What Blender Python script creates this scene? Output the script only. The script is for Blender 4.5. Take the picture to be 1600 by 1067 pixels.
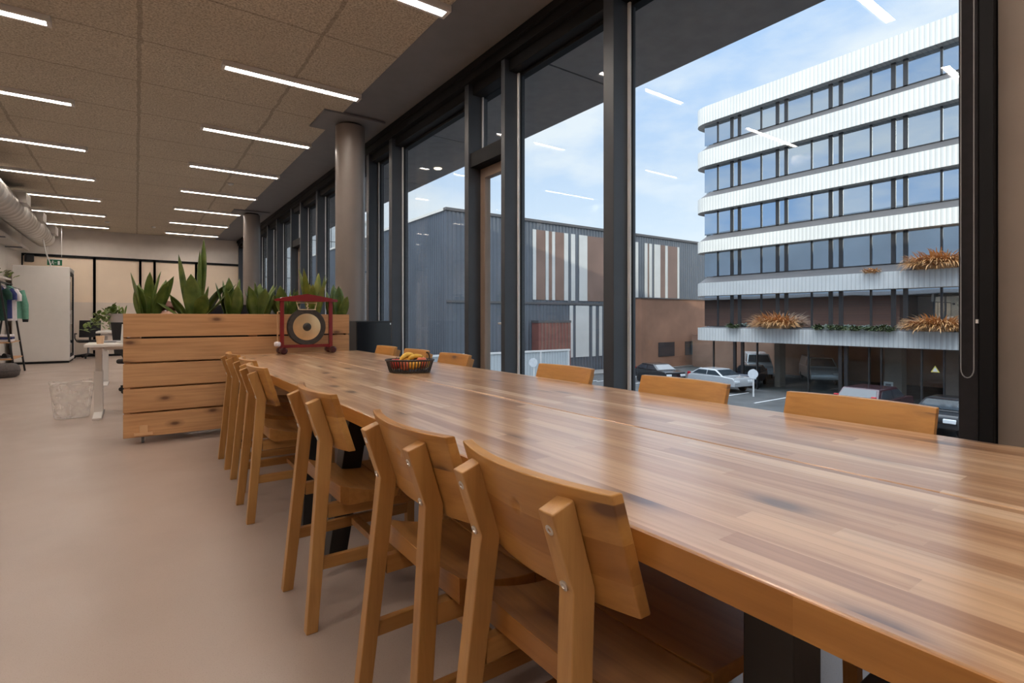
import bpy, bmesh, math, random
from mathutils import Vector, Matrix, Euler
random.seed(7)
S = bpy.context.scene
C = S.collection
for o in list(bpy.data.objects): bpy.data.objects.remove(o)
# ------------------------------------------------------------------ camera, sky, sun, exposure
EYE = 1.10
cam_d = bpy.data.cameras.new('camera'); cam = bpy.data.objects.new('camera', cam_d); C.objects.link(cam)
cam.location = (0, 0, EYE); cam.rotation_euler = (math.radians(90), 0, math.radians(-35.58))
cam_d.sensor_width = 36.0; cam_d.lens = 822 / 1600 * 36; cam_d.shift_y = -36.5 / 1600
cam_d.clip_start = 0.02; cam_d.clip_end = 500
S.camera = cam
S.view_settings.view_transform = 'Standard'; S.view_settings.look = 'None'
S.view_settings.exposure = 0.55; S.view_settings.gamma = 1.0; S.view_settings.use_curve_mapping = False
S.cycles.use_denoising = True
S.cycles.max_bounces = 8; S.cycles.diffuse_bounces = 4; S.cycles.glossy_bounces = 4
S.cycles.transmission_bounces = 6; S.cycles.transparent_max_bounces = 16
S.cycles.caustics_reflective = False; S.cycles.caustics_refractive = False
S.cycles.sample_clamp_indirect = 6.0; S.cycles.blur_glossy = 0.5

SUN_STRENGTH = 1.6
LAMP = 50.0
SKY_GAIN = 1.0

W = bpy.data.worlds.new('sky'); S.world = W; W.use_nodes = True
nt = W.node_tree; nt.nodes.clear()
def N(t, kind, **kw):
    n = t.nodes.new(kind)
    for k, v in kw.items(): setattr(n, k, v)
    return n
def math_(t, op, a, b=None, clamp=False):
    n = N(t, 'ShaderNodeMath', operation=op); n.use_clamp = clamp
    for i, v in enumerate((a, b)):
        if v is None: continue
        if isinstance(v, (int, float)): n.inputs[i].default_value = v
        else: t.links.new(v, n.inputs[i])
    return n.outputs[0]
def mixc(t, fac, a, b, blend='MIX'):
    n = N(t, 'ShaderNodeMix', data_type='RGBA', blend_type=blend)
    for s, v in ((n.inputs['Factor'], fac), (n.inputs[6], a), (n.inputs[7], b)):
        if isinstance(v, (int, float)): s.default_value = v
        elif isinstance(v, (tuple, list)): s.default_value = (*v[:3], 1)
        else: t.links.new(v, s)
    return n.outputs[2]
def ramp(t, fac, stops, interp='LINEAR'):
    n = N(t, 'ShaderNodeValToRGB'); cr = n.color_ramp; cr.interpolation = interp
    while len(cr.elements) < len(stops): cr.elements.new(0.5)
    for e, (p, c) in zip(cr.elements, stops):
        e.position = p; e.color = (*c, 1) if len(c) == 3 else c
    t.links.new(fac, n.inputs[0]); return n.outputs[0]
tc = N(nt, 'ShaderNodeTexCoord')
sp = N(nt, 'ShaderNodeSeparateXYZ'); nt.links.new(tc.outputs['Generated'], sp.inputs[0])
up = sp.outputs[2]
sky = ramp(nt, up, [(0.0, (.64, .69, .74)), (.10, (.58, .66, .75)), (.30, (.40, .52, .71)), (.50, (.34, .48, .72)), (.75, (2.7, 2.9, 3.3))])  # zenith stop brightened, out of view, to fill the shaded facades
# the western half of the sky (towards -X) is clearer and bluer
west = math_(nt, 'MULTIPLY', sp.outputs[0], -0.75, True)
sky = mixc(nt, math_(nt, 'MULTIPLY', west, math_(nt, 'LESS_THAN', up, .55)), sky, (.17, .35, .68))
mp = N(nt, 'ShaderNodeMapping'); mp.inputs['Scale'].default_value = (1.6, 1.6, 4.5)
nt.links.new(tc.outputs['Generated'], mp.inputs[0])
cl = N(nt, 'ShaderNodeTexNoise'); cl.inputs['Scale'].default_value = 2.3; cl.inputs['Detail'].default_value = 5; cl.inputs['Roughness'].default_value = .55
nt.links.new(mp.outputs[0], cl.inputs[0])
cm = ramp(nt, cl.outputs[0], [(.42, (0, 0, 0)), (.64, (.9, .9, .9))])
sky = mixc(nt, math_(nt, 'MULTIPLY', cm, math_(nt, 'LESS_THAN', up, .55)), sky, (.64, .68, .73))
bg = N(nt, 'ShaderNodeBackground'); bg.inputs['Strength'].default_value = SKY_GAIN
nt.links.new(sky, bg.inputs[0])
out = N(nt, 'ShaderNodeOutputWorld'); nt.links.new(bg.outputs[0], out.inputs[0])

sd = bpy.data.lights.new('sun', 'SUN'); sd.energy = SUN_STRENGTH; sd.angle = .01; sd.color = (1, .93, .80)
so = bpy.data.objects.new('sun', sd); C.objects.link(so); so.location = (-20, -10, 40)
so.rotation_euler = Vector((.86, .38, -.215)).to_track_quat('-Z', 'Y').to_euler()

# ------------------------------------------------------------------ mesh helpers
class MB:
    def __init__(s): s.v = []; s.f = []
    def add(s, vs, fs):
        n = len(s.v); s.v += [tuple(v) for v in vs]; s.f += [tuple(i + n for i in f) for f in fs]
    def box(s, x0, x1, y0, y1, z0, z1, m=None):
        vs = [Vector((x, y, z)) for z in (z0, z1) for y in (y0, y1) for x in (x0, x1)]
        if m is not None: vs = [m @ v for v in vs]
        s.add(vs, [(0, 2, 3, 1), (4, 5, 7, 6), (0, 1, 5, 4), (2, 6, 7, 3), (0, 4, 6, 2), (1, 3, 7, 5)]); return s
    def beam(s, p0, p1, w, h, side=(0, 1, 0)):
        p0, p1 = Vector(p0), Vector(p1); d = (p1 - p0).normalized()
        a = Vector(side); a = (a - d * a.dot(d)).normalized(); b = d.cross(a)
        vs = [p + a * i * w / 2 + b * j * h / 2 for p in (p0, p1) for i, j in ((-1, -1), (1, -1), (1, 1), (-1, 1))]
        s.add(vs, [(3, 2, 1, 0), (4, 5, 6, 7), (0, 1, 5, 4), (1, 2, 6, 5), (2, 3, 7, 6), (3, 0, 4, 7)]); return s
    def tube(s, pts, r, seg=8, cap=True, closed=False):
        pts = [Vector(p) for p in pts]; n = len(pts)
        rs = r if isinstance(r, (list, tuple)) else [r] * n
        prev = None; vs = []
        for i, p in enumerate(pts):
            if closed: d = (pts[(i + 1) % n] - pts[i - 1])
            else: d = pts[min(i + 1, n - 1)] - pts[max(i - 1, 0)]
            d.normalize()
            if prev is None:
                a = Vector((0, 0, 1)) if abs(d.z) < .9 else Vector((1, 0, 0))
                a = (a - d * a.dot(d)).normalized()
            else: a = (prev - d * prev.dot(d)).normalized()
            prev = a; b = d.cross(a)
            vs += [p + (a * math.cos(t) + b * math.sin(t)) * rs[i] for t in [2 * math.pi * k / seg for k in range(seg)]]
        fs = []
        for i in range(n if closed else n - 1):
            j = (i + 1) % n
            for k in range(seg):
                l = (k + 1) % seg
                fs.append((i * seg + k, i * seg + l, j * seg + l, j * seg + k))
        if cap and not closed:
            fs.append(tuple(reversed(range(seg)))); fs.append(tuple((n - 1) * seg + k for k in range(seg)))
        s.add(vs, fs); return s
    def lathe(s, prof, c=(0, 0, 0), seg=24, m=None, sy=1.0, cap=True):
        vs = []; c = Vector(c)
        for r, z in prof:
            for k in range(seg):
                t = 2 * math.pi * k / seg
                v = Vector((r * math.cos(t), r * math.sin(t) * sy, z))
                if m is not None: v = m @ v
                vs.append(v + c)
        fs = []
        for i in range(len(prof) - 1):
            for k in range(seg):
                l = (k + 1) % seg
                fs.append((i * seg + k, i * seg + l, (i + 1) * seg + l, (i + 1) * seg + k))
        if cap:
            if prof[0][0] > 1e-5: fs.append(tuple(reversed(range(seg))))
            if prof[-1][0] > 1e-5: fs.append(tuple((len(prof) - 1) * seg + k for k in range(seg)))
        s.add(vs, fs); return s
    def prism(s, poly, axis, a, b):
        """poly: 2D outline, extruded along axis from a to b (x: poly=(y,z); y: poly=(x,z); z: poly=(x,y))"""
        def P(p, t): return {'x': (t, p[0], p[1]), 'y': (p[0], t, p[1]), 'z': (p[0], p[1], t)}[axis]
        n = len(poly); vs = [P(p, a) for p in poly] + [P(p, b) for p in poly]
        fs = [tuple(range(n)), tuple(reversed(range(n, 2 * n)))] + [(i, i + n, (i + 1) % n + n, (i + 1) % n) for i in range(n)]
        s.add(vs, fs); return s
    def grid(s, fn, nu, nv, thick=None):
        """surface fn(u,v)->point; closed solid when thick is a vector function"""
        vs = [fn(i / nu, j / nv) for i in range(nu + 1) for j in range(nv + 1)]
        q = lambda i, j: i * (nv + 1) + j
        fs = [(q(i, j), q(i + 1, j), q(i + 1, j + 1), q(i, j + 1)) for i in range(nu) for j in range(nv)]
        if thick:
            m = len(vs); vs += [thick(i / nu, j / nv) for i in range(nu + 1) for j in range(nv + 1)]
            fs += [tuple(reversed([a + m for a in f])) for f in fs[:]]
            for i in range(nu):
                fs.append((q(i, 0), q(i, 0) + m, q(i + 1, 0) + m, q(i + 1, 0))); fs.append((q(i, nv), q(i + 1, nv), q(i + 1, nv) + m, q(i, nv) + m))
            for j in range(nv):
                fs.append((q(0, j), q(0, j + 1), q(0, j + 1) + m, q(0, j) + m)); fs.append((q(nu, j), q(nu, j) + m, q(nu, j + 1) + m, q(nu, j + 1)))
        s.add(vs, fs); return s
    def build(s, name, mat, parent=None, smooth=None, bevel=0, seg=2, loc=None, rot=None, subsurf=0, solid=0):
        me = bpy.data.meshes.new(name); me.from_pydata(s.v, [], s.f); me.validate()
        bm = bmesh.new(); bm.from_mesh(me); bmesh.ops.recalc_face_normals(bm, faces=bm.faces); bm.to_mesh(me); bm.free()
        o = bpy.data.objects.new(name, me); C.objects.link(o); me.materials.append(mat)
        if parent is not None: o.parent = parent
        if loc is not None: o.location = loc
        if rot is not None: o.rotation_euler = rot
        if solid:
            k = o.modifiers.new('solid', 'SOLIDIFY'); k.thickness = solid; k.offset = 0
        if bevel:
            b = o.modifiers.new('bevel', 'BEVEL'); b.width = bevel; b.segments = seg; b.limit_method = 'ANGLE'; b.angle_limit = math.radians(35)
            me.shade_smooth(); b.harden_normals = True
        if subsurf:
            q = o.modifiers.new('sub', 'SUBSURF'); q.levels = q.render_levels = subsurf
        if smooth is not None:
            me.shade_smooth(); me.set_sharp_from_angle(angle=math.radians(smooth))
        return o
def tag(o, label=None, cat=None, group=None, kind=None):
    if label: o['label'] = label
    if cat: o['category'] = cat
    if group: o['group'] = group
    if kind: o['kind'] = kind
    return o
def thing(name, label, cat, loc=(0, 0, 0), rz=0, group=None):
    o = bpy.data.objects.new(name, None); C.objects.link(o); o.empty_display_size = .1
    o.location = loc; o.rotation_euler = (0, 0, rz)
    return tag(o, label, cat, group)
def copy_tree(o, parent=None):
    c = o.copy(); C.objects.link(c)
    if parent is not None: c.parent = parent
    for ch in list(o.children): copy_tree(ch, c)
    return c
def struct(mb, name, mat, label=None, **kw):
    o = mb.build(name, mat, **kw); o['kind'] = 'structure'
    if label: o['label'] = label
    return o
def B(*a): return MB().box(*a)

# ------------------------------------------------------------------ materials
def base(name):
    m = bpy.data.materials.new(name); m.use_nodes = True
    t = m.node_tree; p = t.nodes['Principled BSDF']; return m, t, p
def setp(p, **kw):
    for k, v in kw.items():
        i = p.inputs[k.replace('_', ' ')]
        i.default_value = (*v, 1) if isinstance(v, tuple) and len(v) == 3 else v
def objco(t, gen='Object'):
    return N(t, 'ShaderNodeTexCoord').outputs[gen]
def noise(t, vec, scale, detail=3, rough=.5, sc=None):
    if sc is not None:
        m = N(t, 'ShaderNodeMapping'); m.inputs['Scale'].default_value = sc; t.links.new(vec, m.inputs[0]); vec = m.outputs[0]
    n = N(t, 'ShaderNodeTexNoise'); n.inputs['Scale'].default_value = scale; n.inputs['Detail'].default_value = detail; n.inputs['Roughness'].default_value = rough
    t.links.new(vec, n.inputs[0]); return n.outputs[0]
def bump(t, p, h, strength=.3, dist=.01):
    b = N(t, 'ShaderNodeBump'); b.inputs['Strength'].default_value = strength; b.inputs['Distance'].default_value = dist
    t.links.new(h, b.inputs['Height']); t.links.new(b.outputs[0], p.inputs['Normal'])
def plain(name, col, rough=.5, metal=0.0, vary=.06, scale=6, bmp=0, bscale=200, coat=0.0, spec=.5):
    m, t, p = base(name); setp(p, Roughness=rough, Metallic=metal)
    p.inputs['Coat Weight'].default_value = coat; p.inputs['Specular IOR Level'].default_value = spec
    co = objco(t); n = noise(t, co, scale, 4)
    a = tuple(max(0, c * (1 - vary)) for c in col); b = tuple(min(1, c * (1 + vary)) for c in col)
    t.links.new(ramp(t, n, [(.3, a), (.7, b)]), p.inputs['Base Color'])
    if bmp: bump(t, p, noise(t, co, bscale, 3), bmp, .002)
    return m
def wood(name, tones, along='Y', across='X', w=.07, length=.6, rough=.35, coat=0.0, grain=.35, knots=0.0, knot_scale=3.0, jitter=True, spec=.5, gdir=None, bmp=.06):
    m, t, p = base(name); setp(p, Roughness=rough); p.inputs['Coat Weight'].default_value = coat; p.inputs['Coat Roughness'].default_value = .2; p.inputs['Coat IOR'].default_value = 1.75
    p.inputs['Specular IOR Level'].default_value = spec
    co = objco(t); s = N(t, 'ShaderNodeSeparateXYZ'); t.links.new(co, s.inputs[0])
    ax = {'X': 0, 'Y': 1, 'Z': 2}
    al, ac = s.outputs[ax[along]], s.outputs[ax[across]]
    oi = N(t, 'ShaderNodeObjectInfo')
    rnd = math_(t, 'MULTIPLY', oi.outputs['Random'], 37.0)
    i = math_(t, 'FLOOR', math_(t, 'DIVIDE', ac, w))
    wn = N(t, 'ShaderNodeTexWhiteNoise', noise_dimensions='2D')
    cb = N(t, 'ShaderNodeCombineXYZ'); t.links.new(i, cb.inputs[0]); t.links.new(rnd, cb.inputs[1]); t.links.new(cb.outputs[0], wn.inputs['Vector'])
    sh = math_(t, 'MULTIPLY', wn.outputs['Value'], length * 7)
    j = math_(t, 'FLOOR', math_(t, 'DIVIDE', math_(t, 'ADD', al, sh), length))
    wn2 = N(t, 'ShaderNodeTexWhiteNoise', noise_dimensions='3D')
    cb2 = N(t, 'ShaderNodeCombineXYZ'); t.links.new(i, cb2.inputs[0]); t.links.new(j, cb2.inputs[1]); t.links.new(rnd, cb2.inputs[2]); t.links.new(cb2.outputs[0], wn2.inputs['Vector'])
    r = wn2.outputs['Value']
    col = ramp(t, r, [(k / (len(tones) - 1), c) for k, c in enumerate(tones)])
    # grain runs along the stave
    cb3 = N(t, 'ShaderNodeCombineXYZ')
    t.links.new(math_(t, 'ADD', al, math_(t, 'MULTIPLY', r, 23.0)), cb3.inputs[0])
    oth = [k for k in 'XYZ' if k not in (along, across)][0]
    t.links.new(math_(t, 'ADD', ac, rnd), cb3.inputs[1]); t.links.new(s.outputs[ax[oth]], cb3.inputs[2])
    g = noise(t, cb3.outputs[0], 1.0, 5, .6, (2.2, 46, 46))
    dark = mixc(t, 1.0, col, (.48, .36, .27), 'MULTIPLY')
    col = mixc(t, math_(t, 'MULTIPLY', ramp(t, g, [(.42, (0, 0, 0)), (.72, (1, 1, 1))]), grain), col, dark)
    broad = noise(t, cb3.outputs[0], 1.0, 2, .5, (1.1, 9, 9))
    col = mixc(t, math_(t, 'MULTIPLY', ramp(t, broad, [(.45, (0, 0, 0)), (.75, (1, 1, 1))]), grain * .8), col, dark)
    if knots:
        vm = N(t, 'ShaderNodeMapping'); vm.inputs['Scale'].default_value = (knot_scale * .45, knot_scale, knot_scale); t.links.new(cb3.outputs[0], vm.inputs[0])
        vo = N(t, 'ShaderNodeTexVoronoi', voronoi_dimensions='2D'); vo.inputs['Scale'].default_value = 1.0; t.links.new(vm.outputs[0], vo.inputs[0])
        kn = ramp(t, vo.outputs['Distance'], [(0.03, (1, 1, 1)), (.05 + .06 * knots, (.35, .35, .35)), (.10 + .10 * knots, (0, 0, 0))])
        col = mixc(t, math_(t, 'MULTIPLY', kn, .9), col, (.13, .06, .034))
    t.links.new(col, p.inputs['Base Color'])
    bump(t, p, g, bmp, .002)
    return m
M = {}
acacia = [(.36, .19, .085), (.52, .29, .13), (.60, .36, .17), (.45, .235, .10), (.66, .42, .22)]
M['table'] = wood('acacia_table_staves', [(.46, .24, .115), (.66, .40, .22), (.76, .50, .295), (.55, .31, .16), (.70, .44, .25), (.86, .62, .41)], 'Y', 'X', .052, .75, rough=.30, coat=.8, grain=.7, knots=.35, knot_scale=2.6)
M['table_edge'] = M['table']
M['back'] = wood('acacia_backrest', [(.40, .175, .042), (.54, .27, .075), (.60, .32, .10), (.46, .215, .055)], 'Y', 'Z', .068, 3.0, rough=.33, grain=.35, knots=.1, knot_scale=3.5)
M['seat'] = wood('acacia_seat', [(.34, .145, .036), (.45, .215, .062), (.39, .175, .046)], 'Y', 'X', .075, 3.0, rough=.35, grain=.45)
M['leg'] = wood('acacia_leg', [(.44, .215, .062), (.51, .265, .085), (.56, .305, .105)], 'Z', 'Y', .5, 5.0, rough=.38, grain=.4)
M['rail'] = wood('acacia_rail', [(.44, .215, .065), (.52, .275, .09)], 'X', 'Y', .5, 5.0, rough=.38, grain=.4)
M['planter'] = wood('larch_planter_board', [(.60, .325, .15), (.70, .405, .20), (.65, .36, .17)], 'X', 'Z', 20., 60.0, rough=.55, grain=.42, knots=.42, knot_scale=3.6, spec=.3)
M['post'] = wood('larch_post', [(.50, .28, .14), (.56, .32, .16)], 'Z', 'X', .5, 6, rough=.6, grain=.3)
M['chrome'] = plain('steel_bolt', (.72, .70, .68), .28, 1.0)
M['black_metal'] = plain('black_powder_coat', (.012, .012, .013), .45, 0, .1)
M['frame'] = plain('anthracite_window_frame', (.045, .052, .064), .42, 0, .08)
M['frame_in'] = plain('black_inner_frame', (.008, .008, .009), .6, spec=.2)
M['gasket'] = plain('pale_glazing_bead', (.80, .82, .84), .4, 0)
M['door_frame'] = plain('taupe_door_leaf', (.27, .20, .155), .45)
M['soffit'] = plain('grey_soffit', (.19, .185, .19), .55, 0, .05)
M['out_soffit'] = plain('dark_overhang_panel', (.29, .285, .29), .5, 0, .1)
M['column'] = plain('grey_lacquered_column', (.215, .18, .16), .36, 0, .03)
M['white_wall'] = plain('off_white_plaster', (.66, .60, .545), .85, 0, .03, bmp=.1)
M['taupe_wall'] = plain('taupe_plaster', (.25, .20, .165), .85, 0, .04, bmp=.15)
M['white_paint'] = plain('white_lacquer', (.72, .68, .64), .4, 0, .02)
M['white_plastic'] = plain('white_plastic', (.75, .74, .72), .4, 0, .02)
M['grey_plastic'] = plain('grey_plastic', (.25, .25, .26), .5)
M['galv'] = plain('galvanised_duct', (.50, .47, .44), .34, .75, .1, 3)
M['red'] = plain('dark_red_lacquer', (.19, .010, .012), .25, 0, .1, coat=.4)
M['bronze'] = plain('brushed_bronze', (.80, .55, .30), .28, .85, .1, 8)
M['bronze_dark'] = plain('oxidised_bronze', (.055, .045, .038), .45, .4, .25, 30)
M['cord'] = plain('cream_cord', (.70, .58, .40), .8)
M['skin'] = plain('skin', (.66, .40, .30), .5, 0, .05)
M['hair'] = plain('auburn_hair', (.12, .035, .02), .55, 0, .3, 60)
M['soil'] = plain('dark_soil', (.03, .02, .014), .95, 0, .4, 40, .6, 60)
M['paper'] = plain('white_paper', (.80, .79, .77), .8)
M['cardboard'] = plain('cardboard_cup', (.62, .42, .26), .7)
M['fabric_green'] = plain('dark_green_cloth', (.012, .05, .035), .9, 0, .2, 30)
M['fabric_mint'] = plain('sea_green_cloth', (.12, .30, .22), .85, 0, .1, 30)
M['fabric_white'] = plain('white_cloth', (.72, .66, .68), .85, 0, .05, 30)
M['fabric_navy'] = plain('navy_cloth', (.02, .03, .13), .85, 0, .1, 30)
M['fabric_black'] = plain('black_cloth', (.014, .012, .014), .9, 0, .2, 30)
M['felt'] = plain('grey_felt', (.10, .085, .08), .95, 0, .2, 50)
M['mesh_black'] = plain('black_mesh_fabric', (.015, .015, .017), .7, 0, .2, 60)
M['screen_black'] = plain('black_screen', (.008, .009, .012), .2)
M['exit_green'] = plain('exit_sign_green', (.012, .14, .06), .4)
M['rubber'] = plain('black_rubber', (.012, .012, .012), .7)
M['partition'] = plain('frosted_partition_glass', (.86, .70, .54), .35, 0, .03, 2)
M['partition_low'] = plain('frosted_partition_film', (.72, .62, .53), .3, 0, .03, 2)

def emissive(name, col, s):
    m, t, p = base(name); setp(p, Base_Color=(.8, .8, .8)); p.inputs['Emission Color'].default_value = (*col, 1); p.inputs['Emission Strength'].default_value = s
    return m
M['diffuser'] = emissive('lit_lamp_diffuser', (1, .90, .81), LAMP)
M['downlight'] = emissive('lit_downlight', (1, .80, .6), 1.6)

def glass(name, r0=.045, tint=(.96, .985, .98)):
    m = bpy.data.materials.new(name); m.use_nodes = True; t = m.node_tree; t.nodes.clear()
    lw = N(t, 'ShaderNodeLayerWeight'); lw.inputs['Blend'].default_value = .5
    f = math_(t, 'ADD', math_(t, 'MULTIPLY', math_(t, 'POWER', lw.outputs['Facing'], 5.0), 1 - r0), r0, True)
    tr = N(t, 'ShaderNodeBsdfTransparent'); tr.inputs[0].default_value = (*tint, 1)
    gl = N(t, 'ShaderNodeBsdfGlossy'); gl.inputs['Roughness'].default_value = 0.0; gl.inputs[0].default_value = (1, 1, 1, 1)
    mx = N(t, 'ShaderNodeMixShader'); t.links.new(f, mx.inputs[0]); t.links.new(tr.outputs[0], mx.inputs[1]); t.links.new(gl.outputs[0], mx.inputs[2])
    o = N(t, 'ShaderNodeOutputMaterial'); t.links.new(mx.outputs[0], o.inputs[0]); return m
M['glass'] = glass('clear_window_glass', .016)
M['car_glass'] = plain('tinted_car_glass', (.03, .04, .05), .05, 0, .02, spec=.9)
def facade_glass():
    m = bpy.data.materials.new('reflective_facade_glass'); m.use_nodes = True; t = m.node_tree; t.nodes.clear()
    co = objco(t); n = noise(t, co, .55, 1)
    b = N(t, 'ShaderNodeBump'); b.inputs['Strength'].default_value = .05; b.inputs['Distance'].default_value = .05; t.links.new(n, b.inputs['Height'])
    d = N(t, 'ShaderNodeBsdfDiffuse'); d.inputs[0].default_value = (.03, .04, .045, 1)
    g = N(t, 'ShaderNodeBsdfGlossy'); g.inputs['Roughness'].default_value = .01; g.inputs[0].default_value = (.86, .93, 1, 1); t.links.new(b.outputs[0], g.inputs['Normal'])
    mx = N(t, 'ShaderNodeMixShader'); mx.inputs[0].default_value = .62; t.links.new(d.outputs[0], mx.inputs[1]); t.links.new(g.outputs[0], mx.inputs[2])
    o = N(t, 'ShaderNodeOutputMaterial'); t.links.new(mx.outputs[0], o.inputs[0]); return m
M['facade_glass'] = facade_glass()
def plastic_film():
    m = bpy.data.materials.new('clear_plastic_film'); m.use_nodes = True; t = m.node_tree; t.nodes.clear()
    tr = N(t, 'ShaderNodeBsdfTransparent'); df = N(t, 'ShaderNodeBsdfPrincipled'); df.inputs['Base Color'].default_value = (.8, .76, .72, 1); df.inputs['Roughness'].default_value = .25
    n = noise(t, objco(t), 9, 4); f = ramp(t, n, [(.35, (.22,) * 3), (.65, (.5,) * 3)])
    mx = N(t, 'ShaderNodeMixShader'); t.links.new(f, mx.inputs[0]); t.links.new(tr.outputs[0], mx.inputs[1]); t.links.new(df.outputs[0], mx.inputs[2])
    o = N(t, 'ShaderNodeOutputMaterial'); t.links.new(mx.outputs[0], o.inputs[0]); return m
M['film'] = plastic_film()
def leafmat(name, a, b):
    m, t, p = base(name); setp(p, Roughness=.32)
    oi = N(t, 'ShaderNodeObjectInfo'); co = objco(t)
    n = noise(t, co, 9, 3)
    c = ramp(t, n, [(.3, a), (.55, tuple((x + y) / 2 for x, y in zip(a, b))), (.8, b)])
    t.links.new(c, p.inputs['Base Color']); return m
M['leaf'] = leafmat('broad_green_leaf', (.05, .10, .018), (.20, .245, .05))
M['leaf_light'] = leafmat('yellow_green_leaf', (.10, .15, .02), (.30, .27, .05))
M['leaf_small'] = leafmat('small_green_leaf', (.07, .12, .02), (.22, .28, .06))
M['dry_grass'] = leafmat('dry_orange_grass', (.52, .25, .085), (.80, .46, .19))
M['hedge'] = leafmat('dull_green_shrub', (.03, .06, .015), (.11, .15, .04))

def floor_mat():
    m, t, p = base('poured_resin_floor'); co = objco(t)
    n = noise(t, co, .9, 4); sp_ = noise(t, co, 260, 2)
    c = ramp(t, n, [(.3, (.365, .285, .238)), (.7, (.415, .325, .272))])
    c = mixc(t, ramp(t, sp_, [(.58, (0, 0, 0)), (.72, (.45, .45, .45))]), c, (.22, .15, .11))
    t.links.new(c, p.inputs['Base Color'])
    r = ramp(t, noise(t, co, 2.2, 4), [(.3, (.30,) * 3), (.7, (.42,) * 3)]); t.links.new(r, p.inputs['Roughness'])
    bump(t, p, noise(t, co, 40, 3), .03, .002)
    return m
M['floor'] = floor_mat()
def seam(t, v, off, pitch, w):
    f = math_(t, 'FRACT', math_(t, 'DIVIDE', math_(t, 'SUBTRACT', v, off), pitch))
    d = math_(t, 'MULTIPLY', math_(t, 'MINIMUM', f, math_(t, 'SUBTRACT', 1.0, f)), pitch)
    return math_(t, 'LESS_THAN', d, w)
def ceiling_mat():
    m, t, p = base('wood_wool_ceiling'); setp(p, Roughness=.95); p.inputs['Specular IOR Level'].default_value = .1
    co = objco(t); s = N(t, 'ShaderNodeSeparateXYZ'); t.links.new(co, s.inputs[0])
    f = noise(t, co, 62, 4, .65); b = noise(t, co, 1.2, 3)
    c = ramp(t, f, [(.32, (.29, .25, .19)), (.5, (.57, .50, .395)), (.68, (.78, .70, .57))])
    c = mixc(t, ramp(t, b, [(.35, (0, 0, 0)), (.7, (.25, .25, .25))]), c, (.47, .40, .31))
    wob = math_(t, 'MULTIPLY', math_(t, 'SUBTRACT', noise(t, co, 6, 3), .5), .05)
    yv = math_(t, 'ADD', s.outputs[1], wob); xv = math_(t, 'ADD', s.outputs[0], wob)
    sm = math_(t, 'MAXIMUM', seam(t, yv, 5.78, 1.03, .012), seam(t, xv, .03, 1.32, .018))
    c = mixc(t, math_(t, 'MULTIPLY', sm, .35), c, (.10, .07, .045))
    t.links.new(c, p.inputs['Base Color']); bump(t, p, f, .7, .012); return m
M['ceiling'] = ceiling_mat()
def ribbed(name, col, axis, pitch, depth, rough=.5, vary=.06):
    m, t, p = base(name); setp(p, Roughness=rough); co = objco(t); s = N(t, 'ShaderNodeSeparateXYZ'); t.links.new(co, s.inputs[0])
    h = math_(t, 'SINE', math_(t, 'MULTIPLY', s.outputs['XYZ'.index(axis)], 2 * math.pi / pitch))
    n = noise(t, co, .4, 4); a = tuple(c * (1 - vary) for c in col); b = tuple(min(1, c * (1 + vary)) for c in col)
    c = ramp(t, n, [(.3, a), (.7, b)])
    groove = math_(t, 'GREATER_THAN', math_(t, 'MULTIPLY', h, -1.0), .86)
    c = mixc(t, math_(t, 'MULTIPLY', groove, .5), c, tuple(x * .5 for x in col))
    t.links.new(c, p.inputs['Base Color']); bump(t, p, h, .6, depth); return m
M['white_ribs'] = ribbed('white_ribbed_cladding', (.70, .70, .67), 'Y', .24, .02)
M['dark_ribs'] = ribbed('anthracite_corrugated_cladding', (.125, .138, .158), 'X', .38, .05, .5, .12)
M['dark_ribs_side'] = ribbed('anthracite_corrugated_side', (.125, .138, .158), 'Y', .38, .05, .5, .12)
M['fence_ribs'] = ribbed('pale_slatted_fence', (.50, .54, .56), 'X', .30, .03)
M['stripe'] = plain('pale_facade_strip', (.62, .61, .58), .5, 0, .06, .5)
M['sill'] = plain('grey_facade_ledge', (.11, .105, .105), .6, 0, .1, .6)
M['facade_frame'] = plain('dark_facade_mullion', (.03, .03, .032), .4)
M['asphalt'] = plain('asphalt', (.075, .078, .08), .9, 0, .25, .8, .3, 30)
M['road_paint'] = plain('white_road_paint', (.6, .6, .6), .7)
def brick_mat():
    m, t, p = base('red_brown_brick'); setp(p, Roughness=.9)
    b = N(t, 'ShaderNodeTexBrick'); b.inputs['Scale'].default_value = 4.0
    b.inputs['Color1'].default_value = (.22, .085, .05, 1); b.inputs['Color2'].default_value = (.15, .06, .038, 1); b.inputs['Mortar'].default_value = (.12, .085, .065, 1)
    mp = N(t, 'ShaderNodeMapping'); mp.inputs['Rotation'].default_value = (math.radians(90), 0, math.radians(90)); t.links.new(objco(t), mp.inputs[0]); t.links.new(mp.outputs[0], b.inputs[0])
    t.links.new(b.outputs[0], p.inputs['Base Color']); return m
M['brick'] = brick_mat()
def paint(name, col): return plain(name, col, .25, .2, .03, coat=.6)
M['car_black'] = paint('black_car_paint', (.012, .013, .016)); M['car_silver'] = paint('silver_car_paint', (.50, .52, .54))
M['car_white'] = paint('white_van_paint', (.70, .74, .78)); M['car_navy'] = paint('dark_blue_car_paint', (.02, .03, .055)); M['car_plum'] = paint('dark_plum_car_paint', (.05, .02, .03))
M['tail_red'] = plain('red_tail_light', (.45, .01, .02), .2); M['headlight'] = plain('clear_headlight', (.75, .78, .8), .1)
M['apple_red'] = plain('red_apple_skin', (.50, .045, .03), .3, 0, .35, 14); M['apple_pink'] = plain('pink_apple_skin', (.58, .13, .06), .3, 0, .35, 14)
M['banana'] = plain('banana_skin', (.78, .48, .06), .45, 0, .15, 20); M['stem'] = plain('brown_stem', (.05, .03, .015), .7)
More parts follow.
